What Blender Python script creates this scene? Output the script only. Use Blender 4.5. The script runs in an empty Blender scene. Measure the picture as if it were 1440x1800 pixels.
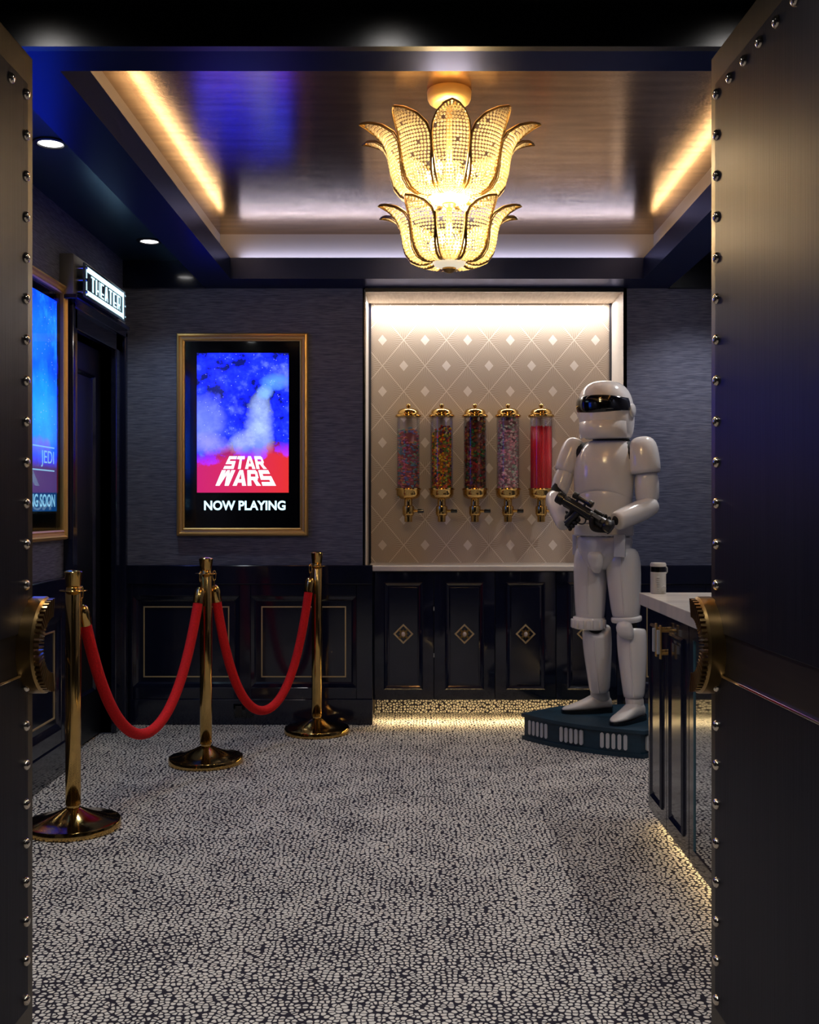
import bpy, bmesh, math, random
from mathutils import Vector, Matrix
random.seed(7)
C = bpy.context.scene.collection
PI = math.pi

# ------------------------------------------------------------------ camera
# X right, Y into the room, Z up; lens of 1850 px on the 1440x1800 frame, level, eye height 1.25 m
FPX = 1850.0
cam_d = bpy.data.cameras.new('camera')
cam = bpy.data.objects.new('camera', cam_d); C.objects.link(cam)
cam.location = (0, 0, 1.25); cam.rotation_euler = (PI/2, 0, 0)
cam_d.sensor_fit = 'AUTO'; cam_d.sensor_width = 36.0; cam_d.lens = 36.0*FPX/1800.0
cam_d.shift_x = -15.0/1800.0; cam_d.shift_y = -7.0/1800.0
cam_d.clip_start = 0.05
bpy.context.scene.camera = cam

# ------------------------------------------------------------------ world, exposure
w = bpy.data.worlds.new('world'); bpy.context.scene.world = w; w.use_nodes = True
w.node_tree.nodes['Background'].inputs[0].default_value = (0.5, 0.6, 1.0, 1)
w.node_tree.nodes['Background'].inputs[1].default_value = 0.02
vs = bpy.context.scene.view_settings
vs.view_transform = 'Standard'; vs.look = 'None'; vs.gamma = 1.0; vs.use_curve_mapping = False
vs.exposure = 0.0

# ------------------------------------------------------------------ lamps of the room, plus added unseen downlights (bulbs of the chandelier are in its builder)
def area(name, loc, sx, sy, power, col, rot=(0,0,0), spread=180):
    d = bpy.data.lights.new(name, 'AREA'); d.shape = 'RECTANGLE'; d.size = sx; d.size_y = sy
    d.energy = power; d.color = col; d.spread = math.radians(spread)
    o = bpy.data.objects.new(name, d); o.location = loc; o.rotation_euler = rot; C.objects.link(o); return o
def spot(name, loc, power, col, angle=80, blend=0.7, rad=0.04, rot=(0,0,0)):
    d = bpy.data.lights.new(name, 'SPOT'); d.energy = power; d.color = col
    d.spot_size = math.radians(angle); d.spot_blend = blend; d.shadow_soft_size = rad
    o = bpy.data.objects.new(name, d); o.location = loc; o.rotation_euler = rot; C.objects.link(o); return o
WARM = (1.0, 0.70, 0.38); COOL = (0.62, 0.68, 1.0); NEUT = (1.0, 0.97, 0.95)
DOWN_L = [(-1.435, 4.11), (-1.435, 5.62), (-1.435, 3.12)]  # third one is added out of view to brighten the left half
ADDED_DOWN_R = [(1.575, 4.11), (1.575, 5.62), (1.575, 3.12)]  # all added and unseen: the left strip mirrored for more light
DOWN_V = [(-1.08, 2.66), (-0.08, 2.66), (0.92, 2.66), (0.0, 1.75), (0.0, 0.3)]  # last two are added out of view as fill for the carpet front
for i, (x, y) in enumerate(DOWN_L): spot('downlight_lamp', (x, y, 2.665), (26, 26, 55)[i], (0.72, 0.88, 1.0) if i < 2 else (1.0, 0.95, 0.88), (105, 105, 130)[i], 0.8)
for i, (x, y) in enumerate(ADDED_DOWN_R): spot('downlight_lamp', (x, y, 2.665), (50, 50, 25)[i], NEUT, 110, 0.8)
for i, (x, y) in enumerate(DOWN_V):
    spot('downlight_lamp', (x, y, 2.625), 8 if i < 3 else 66, NEUT, 168 if i < 3 else 120, 0.9, 0.05)
# cove strips on the ledge of the ceiling tray, shining up
area('cove_lamp', (-1.085, 4.45, 2.645), 0.03, 2.7, 4.2, WARM, (PI, 0, 0))
area('cove_lamp', (1.296, 4.45, 2.645), 0.03, 2.7, 4.2, WARM, (PI, 0, 0))
area('cove_lamp', (0.105, 5.882, 2.645), 2.2, 0.03, 5.5, COOL, (PI, 0, 0))
area('cove_lamp', (0.105, 3.03, 2.645), 2.2, 0.03, 3, WARM, (PI, 0, 0))
# strip in the niche ceiling and strips under the cabinets
area('niche_lamp', (0.44, 6.41, 2.500), 1.44, 0.02, 11, (1.0, 0.955, 0.91), (0, 0, 0))
area('cabinet_lamp', (0.44, 6.15, 0.125), 1.38, 0.02, 6, (1.0, 0.72, 0.34), (0, 0, 0))
area('cabinet_lamp', (1.01, 3.45, 0.055), 0.02, 1.4, 3, (1.0, 0.72, 0.34), (0, 0, 0))

# ------------------------------------------------------------------ materials
def srgb(r, g, b):
    f = lambda c: (c/255/12.92) if c <= 10.31 else ((c/255+0.055)/1.055)**2.4
    return (f(r), f(g), f(b), 1)
def newmat(name):
    m = bpy.data.materials.new(name); m.use_nodes = True
    nt = m.node_tree; return m, nt, nt.nodes['Principled BSDF'], nt.nodes, nt.links
def pbr(name, col, rough=0.5, metal=0.0, coat=0.0, noise=None, bump=None, spec=None, sub=0.0):
    """noise=(scale xyz, col2, detail)  bump=(scale xyz, strength)"""
    m, nt, b, N, L = newmat(name)
    b.inputs['Base Color'].default_value = col; b.inputs['Roughness'].default_value = rough
    b.inputs['Metallic'].default_value = metal; b.inputs['Coat Weight'].default_value = coat
    b.inputs['Coat Roughness'].default_value = 0.06
    if spec is not None: b.inputs['Specular IOR Level'].default_value = spec
    tc = N.new('ShaderNodeTexCoord')
    def nz(scale, detail=4):
        mp = N.new('ShaderNodeMapping'); mp.inputs['Scale'].default_value = scale
        t = N.new('ShaderNodeTexNoise'); t.inputs['Scale'].default_value = 1.0; t.inputs['Detail'].default_value = detail
        L.new(tc.outputs['Object'], mp.inputs[0]); L.new(mp.outputs[0], t.inputs['Vector']); return t
    if noise:
        t = nz(noise[0]); r = N.new('ShaderNodeValToRGB')
        r.color_ramp.elements[0].color = col; r.color_ramp.elements[1].color = noise[1]
        r.color_ramp.elements[0].position = 0.35; r.color_ramp.elements[1].position = 0.65
        L.new(t.outputs['Fac'], r.inputs[0]); L.new(r.outputs[0], b.inputs['Base Color'])
    if bump:
        t = nz(bump[0]); bp = N.new('ShaderNodeBump'); bp.inputs['Strength'].default_value = bump[1]
        bp.inputs['Distance'].default_value = 0.002
        L.new(t.outputs['Fac'], bp.inputs['Height']); L.new(bp.outputs[0], b.inputs['Normal'])
    return m
def emit(name, col, strength):
    m, nt, b, N, L = newmat(name)
    b.inputs['Base Color'].default_value = (0.02, 0.02, 0.02, 1)
    b.inputs['Emission Color'].default_value = col; b.inputs['Emission Strength'].default_value = strength
    return m

M = {}
M['navy'] = pbr('navy_lacquer', srgb(17, 21, 42), 0.13, 0, 0.4, bump=((3, 3, 3), 0.03))
M['navy_beam'] = pbr('navy_beam_lacquer', (0.035, 0.05, 0.14, 1), 0.28, 0.75, 0.0, bump=((4, 4, 4), 0.05))
M['navy_beam'].node_tree.nodes['Principled BSDF'].inputs['Specular Tint'].default_value = (0.35, 0.35, 0.42, 1)
M['navy_soffit'] = pbr('navy_soffit_paint', (0.03, 0.08, 0.13, 1), 0.32, 0.7, bump=((4, 4, 4), 0.05))
M['navy_dark'] = pbr('dark_navy_paint', srgb(10, 12, 22), 0.4, bump=((60, 60, 60), 0.05))
M['black_paint'] = pbr('black_satin_paint', srgb(9, 10, 14), 0.3, bump=((400, 400, 400), 0.12))
M['wallpaper'] = pbr('blue_grasscloth', srgb(58, 64, 88), 0.75, noise=((14, 14, 420), srgb(108, 111, 134)), bump=((14, 14, 420), 0.6))
M['brass'] = pbr('polished_brass', (0.70, 0.46, 0.16, 1), 0.12, 1.0, noise=((5, 5, 5), (0.55, 0.35, 0.11, 1)))
M['gold_frame'] = pbr('brushed_gold_frame', (0.72, 0.47, 0.17, 1), 0.45, 0.9, bump=((90, 90, 90), 0.08))
M['inlay'] = pbr('gold_inlay', (0.72, 0.55, 0.30, 1), 0.45, 0.75, bump=((90, 90, 90), 0.05))
M['bronze'] = pbr('aged_bronze', (0.40, 0.26, 0.10, 1), 0.30, 1.0, noise=((8, 8, 8), (0.30, 0.19, 0.07, 1)))
M['bronze_dark'] = pbr('dark_bronze_rib', (0.30, 0.21, 0.11, 1), 0.42, 1.0, bump=((90, 90, 90), 0.05))
M['door_metal'] = pbr('brushed_gunmetal', (0.026, 0.028, 0.042, 1), 0.38, 0.7, noise=((90, 90, 2.2), (0.019, 0.021, 0.032, 1)), bump=((160, 160, 3), 0.12))
M['door_border'] = pbr('bronze_door_border', (0.085, 0.068, 0.046, 1), 0.36, 0.85, noise=((90, 90, 3), (0.07, 0.056, 0.04, 1)))
M['door_band'] = pbr('dark_wood_band', srgb(34, 27, 24), 0.45, noise=((3, 3, 60), srgb(24, 19, 17)))
for k in ('door_metal', 'door_band'):
    if k in M:
        M[k].node_tree.nodes['Principled BSDF'].inputs['Specular Tint'].default_value = (0.6, 0.58, 0.58, 1)
        M[k].node_tree.nodes['Principled BSDF'].inputs['Specular IOR Level'].default_value = 0.3
M['nickel'] = pbr('nickel_stud', (0.72, 0.64, 0.52, 1), 0.14, 1.0)
M['red_velvet'] = pbr('red_velvet', srgb(226, 4, 16), 0.85, noise=((160, 160, 160), srgb(200, 2, 10)), bump=((260, 260, 260), 0.4))
M['red_velvet'].node_tree.nodes['Principled BSDF'].inputs['Sheen Weight'].default_value = 0.0
M['white_armor'] = pbr('glossy_white_plastic', srgb(225, 222, 222), 0.16, 0, 0.5, bump=((6, 6, 6), 0.02))
M['white_leather'] = pbr('white_leather', srgb(205, 200, 196), 0.5, bump=((40, 40, 40), 0.25))
M['black_suit'] = pbr('black_fabric', srgb(14, 14, 16), 0.7, bump=((220, 220, 220), 0.3))
M['black_gloss'] = pbr('black_gloss', srgb(8, 9, 12), 0.1, 0, 0.5)
M['black_gun'] = pbr('black_gunmetal_plastic', srgb(20, 21, 23), 0.38, 0, 0.2, bump=((120, 120, 120), 0.06))
M['teal'] = pbr('teal_painted_wood', srgb(22, 54, 72), 0.45, noise=((9, 9, 30), srgb(17, 44, 60)))
M['slot_white'] = pbr('pale_acrylic', srgb(190, 192, 196), 0.4)
M['stone'] = pbr('white_marble', srgb(225, 218, 208), 0.2, noise=((4, 9, 4), srgb(206, 200, 192)))
M['canister'] = pbr('pale_grey_plastic', srgb(196, 192, 186), 0.4)
M['pearl'] = pbr('pearl_knob', srgb(225, 205, 190), 0.2, 0, 0.5)
M['sign_metal'] = pbr('grey_sign_metal', (0.34, 0.32, 0.29, 1), 0.42, 0.8, bump=((120, 120, 120), 0.08))
M['steel'] = pbr('chrome_steel', (0.62, 0.62, 0.64, 1), 0.15, 1.0)
M['lens'] = emit('downlight_lens', (1.0, 0.97, 0.93, 1), 6)
M['lens_v'] = emit('downlight_lens_warm', (1.0, 0.9, 0.8, 1), 6)
M['sign_light'] = emit('sign_white_light', (0.52, 0.86, 1.0, 1), 2.4)
M['text_light'] = emit('screen_text_light', (0.62, 0.90, 1.0, 1), 1.6)
M['title_light'] = emit('screen_title_light', (0.84, 0.93, 1.0, 1), 1.5)
M['jedi_light'] = emit('screen_small_title_light', (0.25, 0.62, 0.9, 1), 0.9)
M['screen_black'] = pbr('black_screen', srgb(6, 6, 10), 0.12, 0, 0.2)
M['bulb'] = emit('bulb_glow', (1.0, 0.78, 0.42, 1), 30)
M['hinge'] = pbr('hinge_metal', (0.6, 0.58, 0.55, 1), 0.3, 1.0)

def thin_glass(name, tint=(1, 1, 1, 1), base=0.03):
    m, nt, b, N, L = newmat(name); N.remove(b); out = N['Material Output']
    t = N.new('ShaderNodeBsdfTransparent'); t.inputs[0].default_value = tint
    g = N.new('ShaderNodeBsdfGlossy'); g.inputs['Roughness'].default_value = 0.02
    lw = N.new('ShaderNodeLayerWeight'); lw.inputs['Blend'].default_value = 0.25
    ad = N.new('ShaderNodeMath'); ad.operation = 'MULTIPLY_ADD'; ad.inputs[1].default_value = 0.6; ad.inputs[2].default_value = base; ad.use_clamp = True
    mx = N.new('ShaderNodeMixShader')
    L.new(lw.outputs['Fresnel'], ad.inputs[0]); L.new(ad.outputs[0], mx.inputs[0])
    L.new(t.outputs[0], mx.inputs[1]); L.new(g.outputs[0], mx.inputs[2]); L.new(mx.outputs[0], out.inputs[0]); return m
M['glass'] = thin_glass('clear_tube_glass', (0.97, 0.96, 0.97, 1))
M['pane'] = thin_glass('flat_glass_pane', (0.95, 0.97, 0.98, 1), 0.015)
M['cooler_glass'] = thin_glass('cooler_mirror_glass', (0.35, 0.45, 0.5, 1), 0.30)

def bead_material():
    m, nt, b, N, L = newmat('crystal_bead'); N.remove(b); out = N['Material Output']
    t = N.new('ShaderNodeBsdfTranslucent'); t.inputs[0].default_value = (0.98, 0.93, 0.76, 1)
    d = N.new('ShaderNodeBsdfDiffuse'); d.inputs[0].default_value = (0.92, 0.84, 0.64, 1)
    g = N.new('ShaderNodeBsdfGlossy'); g.inputs[0].default_value = (1, 0.9, 0.7, 1); g.inputs['Roughness'].default_value = 0.15
    m1 = N.new('ShaderNodeMixShader'); m1.inputs[0].default_value = 0.3
    m2 = N.new('ShaderNodeMixShader'); m2.inputs[0].default_value = 0.12
    L.new(t.outputs[0], m1.inputs[1]); L.new(d.outputs[0], m1.inputs[2])
    L.new(m1.outputs[0], m2.inputs[1]); L.new(g.outputs[0], m2.inputs[2]); L.new(m2.outputs[0], out.inputs[0]); return m
M['bead'] = bead_material()
M['bowl'] = pbr('frosted_bowl', (0.5, 0.46, 0.38, 1), 0.4)
M['bowl'].node_tree.nodes['Principled BSDF'].inputs['Emission Color'].default_value = (1, 0.88, 0.66, 1)
M['bowl'].node_tree.nodes['Principled BSDF'].inputs['Emission Strength'].default_value = 0.7

def gold_ceiling():
    m, nt, b, N, L = newmat('bronze_leaf_ceiling')
    b.inputs['Metallic'].default_value = 1.0; b.inputs['Roughness'].default_value = 0.17
    tc = N.new('ShaderNodeTexCoord'); mp = N.new('ShaderNodeMapping'); mp.inputs['Scale'].default_value = (2.2, 16, 1)
    n = N.new('ShaderNodeTexNoise'); n.inputs['Scale'].default_value = 1.5; n.inputs['Detail'].default_value = 6
    r = N.new('ShaderNodeValToRGB')
    r.color_ramp.elements[0].color = (0.31, 0.19, 0.10, 1); r.color_ramp.elements[0].position = 0.3
    r.color_ramp.elements[1].color = (0.47, 0.30, 0.165, 1); r.color_ramp.elements[1].position = 0.7
    n2 = N.new('ShaderNodeTexNoise'); n2.inputs['Scale'].default_value = 22; n2.inputs['Detail'].default_value = 3
    bp = N.new('ShaderNodeBump'); bp.inputs['Strength'].default_value = 0.10; bp.inputs['Distance'].default_value = 0.004
    L.new(tc.outputs['Object'], mp.inputs[0]); L.new(mp.outputs[0], n.inputs['Vector']); L.new(n.outputs['Fac'], r.inputs[0])
    L.new(r.outputs[0], b.inputs['Base Color']); L.new(mp.outputs[0], n2.inputs['Vector'])
    L.new(n2.outputs['Fac'], bp.inputs['Height']); L.new(bp.outputs[0], b.inputs['Normal']); return m
M['gold_ceiling'] = gold_ceiling()

def math_node(N, L, op, a=None, b=None, c=None):
    n = N.new('ShaderNodeMath'); n.operation = op
    for i, v in enumerate((a, b, c)):
        if v is None: continue
        if isinstance(v, (int, float)): n.inputs[i].default_value = v
        else: L.new(v, n.inputs[i])
    return n.outputs[0]

def carpet(name='pebble_carpet', upright=False):
    m, nt, b, N, L = newmat(name)
    b.inputs['Roughness'].default_value = 0.95; b.inputs['Specular IOR Level'].default_value = 0.1
    tc = N.new('ShaderNodeTexCoord')
    wn = N.new('ShaderNodeTexNoise'); wn.inputs['Scale'].default_value = 26; wn.inputs['Detail'].default_value = 2
    L.new(tc.outputs['Object'], wn.inputs['Vector'])
    sub = N.new('ShaderNodeVectorMath'); sub.operation = 'MULTIPLY_ADD'
    L.new(wn.outputs['Color'], sub.inputs[0]); sub.inputs[1].default_value = (0.010, 0.010, 0); L.new(tc.outputs['Object'], sub.inputs[2])
    mp = N.new('ShaderNodeMapping'); mp.inputs['Scale'].default_value = (60, 62, 0); L.new(sub.outputs[0], mp.inputs[0])
    v = N.new('ShaderNodeTexVoronoi'); v.feature = 'DISTANCE_TO_EDGE'; v.voronoi_dimensions = '2D'; v.inputs['Scale'].default_value = 1.0
    v.inputs['Randomness'].default_value = 0.85
    if upright: mp.inputs['Rotation'].default_value = (PI/2, 0, 0); mp.inputs['Scale'].default_value = (60, 0, 62)
    L.new(mp.outputs[0], v.inputs['Vector'])
    big = N.new('ShaderNodeTexNoise'); big.inputs['Scale'].default_value = 4.5; big.inputs['Detail'].default_value = 5; big.inputs['Roughness'].default_value = 0.6
    L.new(tc.outputs['Object'], big.inputs['Vector'])
    th = math_node(N, L, 'MULTIPLY_ADD', big.outputs['Fac'], 0.24, 0.01)
    v1 = N.new('ShaderNodeTexVoronoi'); v1.voronoi_dimensions = '2D'; v1.inputs['Scale'].default_value = 1.0; v1.inputs['Randomness'].default_value = 0.85
    d = math_node(N, L, 'SUBTRACT', v.outputs['Distance'], th)
    rim = math_node(N, L, 'SUBTRACT', 0.60, math_node(N, L, 'ADD', v1.outputs['Distance'], th))
    d = math_node(N, L, 'MINIMUM', d, rim)
    L.new(mp.outputs[0], v1.inputs['Vector'])
    k = math_node(N, L, 'MULTIPLY_ADD', d, 10.0, 0.5); N[k.node.name].use_clamp = True
    fine = N.new('ShaderNodeTexNoise'); fine.inputs['Scale'].default_value = 420; fine.inputs['Detail'].default_value = 1
    L.new(tc.outputs['Object'], fine.inputs['Vector'])
    rl = N.new('ShaderNodeValToRGB'); rl.color_ramp.elements[0].color = srgb(200, 195, 190); rl.color_ramp.elements[1].color = srgb(244, 238, 230)
    rd = N.new('ShaderNodeValToRGB'); rd.color_ramp.elements[0].color = srgb(30, 30, 44); rd.color_ramp.elements[1].color = srgb(60, 56, 64)
    L.new(fine.outputs['Fac'], rl.inputs[0]); L.new(fine.outputs['Fac'], rd.inputs[0])
    mx = N.new('ShaderNodeMix'); mx.data_type = 'RGBA'
    L.new(k, mx.inputs['Factor']); L.new(rd.outputs[0], mx.inputs['A']); L.new(rl.outputs[0], mx.inputs['B'])
    L.new(mx.outputs['Result'], b.inputs['Base Color'])
    bp = N.new('ShaderNodeBump'); bp.inputs['Strength'].default_value = 0.5; bp.inputs['Distance'].default_value = 0.004
    h = math_node(N, L, 'MULTIPLY_ADD', fine.outputs['Fac'], 0.5, k)
    L.new(h, bp.inputs['Height']); L.new(bp.outputs[0], b.inputs['Normal']); return m
M['carpet'] = carpet()
M['carpet_upright'] = carpet('pebble_carpet_base', True)

def deco_paper(name, axis):
    """cream paper with a lattice of lozenges, radiating lines and a small pale lozenge in each"""
    m, nt, b, N, L = newmat(name); b.inputs['Roughness'].default_value = 0.55
    tc = N.new('ShaderNodeTexCoord'); sp = N.new('ShaderNodeSeparateXYZ'); L.new(tc.outputs['Object'], sp.inputs[0])
    hx = sp.outputs[axis]; vz = sp.outputs['Z'] if axis != 'Z' else sp.outputs['Y']
    u = math_node(N, L, 'MULTIPLY_ADD', hx, 1/0.262, 0.835)
    v = math_node(N, L, 'MULTIPLY_ADD', vz, 1/0.315, -2.2445)
    a = math_node(N, L, 'ADD', u, v); c = math_node(N, L, 'SUBTRACT', u, v)
    fa = math_node(N, L, 'SUBTRACT', math_node(N, L, 'FRACT', math_node(N, L, 'ADD', a, 0.5)), 0.5)
    fc = math_node(N, L, 'SUBTRACT', math_node(N, L, 'FRACT', math_node(N, L, 'ADD', c, 0.5)), 0.5)
    ma = math_node(N, L, 'MAXIMUM', math_node(N, L, 'ABSOLUTE', fa), math_node(N, L, 'ABSOLUTE', fc))
    dx = math_node(N, L, 'ADD', fa, fc); dz = math_node(N, L, 'SUBTRACT', fa, fc)
    ang = math_node(N, L, 'ARCTAN2', dz, dx)
    st = math_node(N, L, 'SINE', math_node(N, L, 'MULTIPLY', ang, 56.0))
    line = math_node(N, L, 'GREATER_THAN', st, 0.35)
    edge = math_node(N, L, 'GREATER_THAN', ma, 0.488)
    small = math_node(N, L, 'LESS_THAN', ma, 0.105)
    far = math_node(N, L, 'GREATER_THAN', ma, 0.2)
    nz = N.new('ShaderNodeTexNoise'); nz.inputs['Scale'].default_value = 330; L.new(tc.outputs['Object'], nz.inputs['Vector'])
    nf = math_node(N, L, 'MULTIPLY_ADD', nz.outputs['Fac'], 0.8, 0.1)
    f = math_node(N, L, 'MULTIPLY', line, nf)
    f = math_node(N, L, 'MAXIMUM', math_node(N, L, 'MULTIPLY', f, 0.75), math_node(N, L, 'MULTIPLY', edge, 0.9))
    mx = N.new('ShaderNodeMix'); mx.data_type = 'RGBA'
    mx.inputs['A'].default_value = srgb(174, 158, 142); mx.inputs['B'].default_value = srgb(226, 216, 204); L.new(f, mx.inputs['Factor'])
    m2 = N.new('ShaderNodeMix'); m2.data_type = 'RGBA'; m2.inputs['B'].default_value = srgb(226, 218, 210)
    L.new(small, m2.inputs['Factor']); L.new(mx.outputs['Result'], m2.inputs['A'])
    L.new(m2.outputs['Result'], b.inputs['Base Color']); return m
M['paper'] = deco_paper('deco_wallpaper', 'X')
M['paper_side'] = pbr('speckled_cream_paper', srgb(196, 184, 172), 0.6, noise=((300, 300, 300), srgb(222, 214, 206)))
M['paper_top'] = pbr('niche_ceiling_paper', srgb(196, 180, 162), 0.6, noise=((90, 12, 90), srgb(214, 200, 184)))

def col_attr(name, rough=0.3, trans=0.0):
    m, nt, b, N, L = newmat(name); a = N.new('ShaderNodeAttribute'); a.attribute_name = 'Col'
    L.new(a.outputs['Color'], b.inputs['Base Color']); b.inputs['Roughness'].default_value = rough
    b.inputs['Subsurface Weight'].default_value = trans; return m
M['candy'] = col_attr('coloured_candy', 0.3)

def screen_art(name, kind):
    """self-lit picture of plain colour fields: a starry blue sky over red or blue ground"""
    m, nt, b, N, L = newmat(name)
    b.inputs['Base Color'].default_value = (0.01, 0.01, 0.02, 1); b.inputs['Roughness'].default_value = 0.12
    tc = N.new('ShaderNodeTexCoord'); sp = N.new('ShaderNodeSeparateXYZ'); L.new(tc.outputs['UV'], sp.inputs[0])
    U, V = sp.outputs['X'], sp.outputs['Y']
    mp = N.new('ShaderNodeMapping'); mp.inputs['Scale'].default_value = (1, 1.55, 1); L.new(tc.outputs['UV'], mp.inputs[0])
    n1 = N.new('ShaderNodeTexNoise'); n1.inputs['Scale'].default_value = 3.4; n1.inputs['Detail'].default_value = 7; n1.inputs['Roughness'].default_value = 0.62; L.new(mp.outputs[0], n1.inputs['Vector'])
    r = N.new('ShaderNodeValToRGB'); L.new(n1.outputs['Fac'], r.inputs[0])
    e = r.color_ramp.elements
    if kind == 'red':
        e[0].color = (0.001, 0.002, 0.04, 1); e[0].position = 0.43; e[1].color = (0.05, 0.07, 1.0, 1); e[1].position = 0.76
        q = e.new(0.55); q.color = (0.003, 0.008, 0.85, 1)
    else:
        e[0].color = (0.0, 0.008, 0.12, 1); e[0].position = 0.36; e[1].color = (0.008, 0.10, 0.85, 1); e[1].position = 0.74
        q = e.new(0.52); q.color = (0.001, 0.03, 0.65, 1)
    col = r.outputs[0]
    def blob(cx, cy, rx, ry, colr, gain, prev):
        dx = math_node(N, L, 'MULTIPLY_ADD', U, 1/rx, -cx/rx); dy = math_node(N, L, 'MULTIPLY_ADD', V, 1/ry, -cy/ry)
        d = math_node(N, L, 'ADD', math_node(N, L, 'MULTIPLY', dx, dx), math_node(N, L, 'MULTIPLY', dy, dy))
        d = math_node(N, L, 'ADD', d, math_node(N, L, 'MULTIPLY_ADD', n1.outputs['Fac'], 3.0, -1.5))
        g = math_node(N, L, 'SUBTRACT', 1.0, d); g = math_node(N, L, 'MULTIPLY', g, gain); g.node.use_clamp = True
        x = N.new('ShaderNodeMix'); x.data_type = 'RGBA'; L.new(g, x.inputs['Factor']); L.new(prev, x.inputs['A']); x.inputs['B'].default_value = colr
        return x.outputs['Result']
    if kind == 'red':
        col = blob(0.02, 0.50, 0.34, 0.22, (0.045, 0.06, 0.75, 1), 0.8, col)
        col = blob(0.50, 0.62, 0.22, 0.17, (0.001, 0.002, 0.05, 1), 0.9, col)
        col = blob(0.68, 0.46, 0.17, 0.26, (0.09, 0.12, 0.24, 1), 0.75, col)
        col = blob(0.50, 0.36, 0.16, 0.10, (0.10, 0.12, 0.20, 1), 0.7, col)
        col = blob(0.10, 0.35, 0.26, 0.09, (0.06, 0.06, 0.35, 1), 0.8, col)
        col = blob(0.74, 0.72, 0.09, 0.05, (0.05, 0.10, 0.30, 1), 0.8, col)
        col = blob(0.88, 0.80, 0.20, 0.07, (0.03, 0.09, 0.45, 1), 0.8, col)
    else:
        col = blob(0.6, 0.45, 0.55, 0.22, (0.004, 0.09, 0.7, 1), 0.9, col)
        col = blob(0.55, 0.80, 0.35, 0.16, (0.003, 0.05, 0.6, 1), 0.7, col)
        col = blob(0.62, 0.30, 0.25, 0.05, (0.05, 0.02, 0.10, 1), 0.8, col)
    vo = N.new('ShaderNodeTexVoronoi'); vo.inputs['Scale'].default_value = 26; L.new(mp.outputs[0], vo.inputs['Vector'])
    s = math_node(N, L, 'LESS_THAN', vo.outputs['Distance'], 0.09)
    s = math_node(N, L, 'MULTIPLY', s, math_node(N, L, 'GREATER_THAN', V, 0.35))
    x = N.new('ShaderNodeMix'); x.data_type = 'RGBA'; L.new(s, x.inputs['Factor']); L.new(col, x.inputs['A']); x.inputs['B'].default_value = (0.13, 0.16, 0.2, 1)
    col = x.outputs['Result']
    if kind == 'red':
        n2 = math_node(N, L, 'MULTIPLY_ADD', n1.outputs['Fac'], 0.22, -0.11)
        # the ground rises a little to the right
        hz = math_node(N, L, 'ADD', math_node(N, L, 'MULTIPLY_ADD', U, -0.07, V), n2)
        g = math_node(N, L, 'MULTIPLY_ADD', hz, -9.0, 2.7); g.node.use_clamp = True
        gr = N.new('ShaderNodeMix'); gr.data_type = 'RGBA'; L.new(U, gr.inputs['Factor'])
        gr.inputs['A'].default_value = (0.115, 0.003, 0.03, 1); gr.inputs['B'].default_value = (0.15, 0.006, 0.006, 1)
        y = N.new('ShaderNodeMix'); y.data_type = 'RGBA'; L.new(g, y.inputs['Factor']); L.new(col, y.inputs['A']); L.new(gr.outputs['Result'], y.inputs['B'])
        col = y.outputs['Result']
    else:
        g = math_node(N, L, 'MULTIPLY_ADD', V, -8.0, 2.6); g.node.use_clamp = True
        y = N.new('ShaderNodeMix'); y.data_type = 'RGBA'; L.new(g, y.inputs['Factor']); L.new(col, y.inputs['A']); y.inputs['B'].default_value = (0.0, 0.008, 0.032, 1)
        col = y.outputs['Result']
    L.new(col, b.inputs['Emission Color']); b.inputs['Emission Strength'].default_value = 6.0 if kind == 'red' else 5.0
    return m
M['art_red'] = screen_art('screen_red_and_blue', 'red')
M['art_blue'] = screen_art('screen_blue', 'blue')

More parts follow.
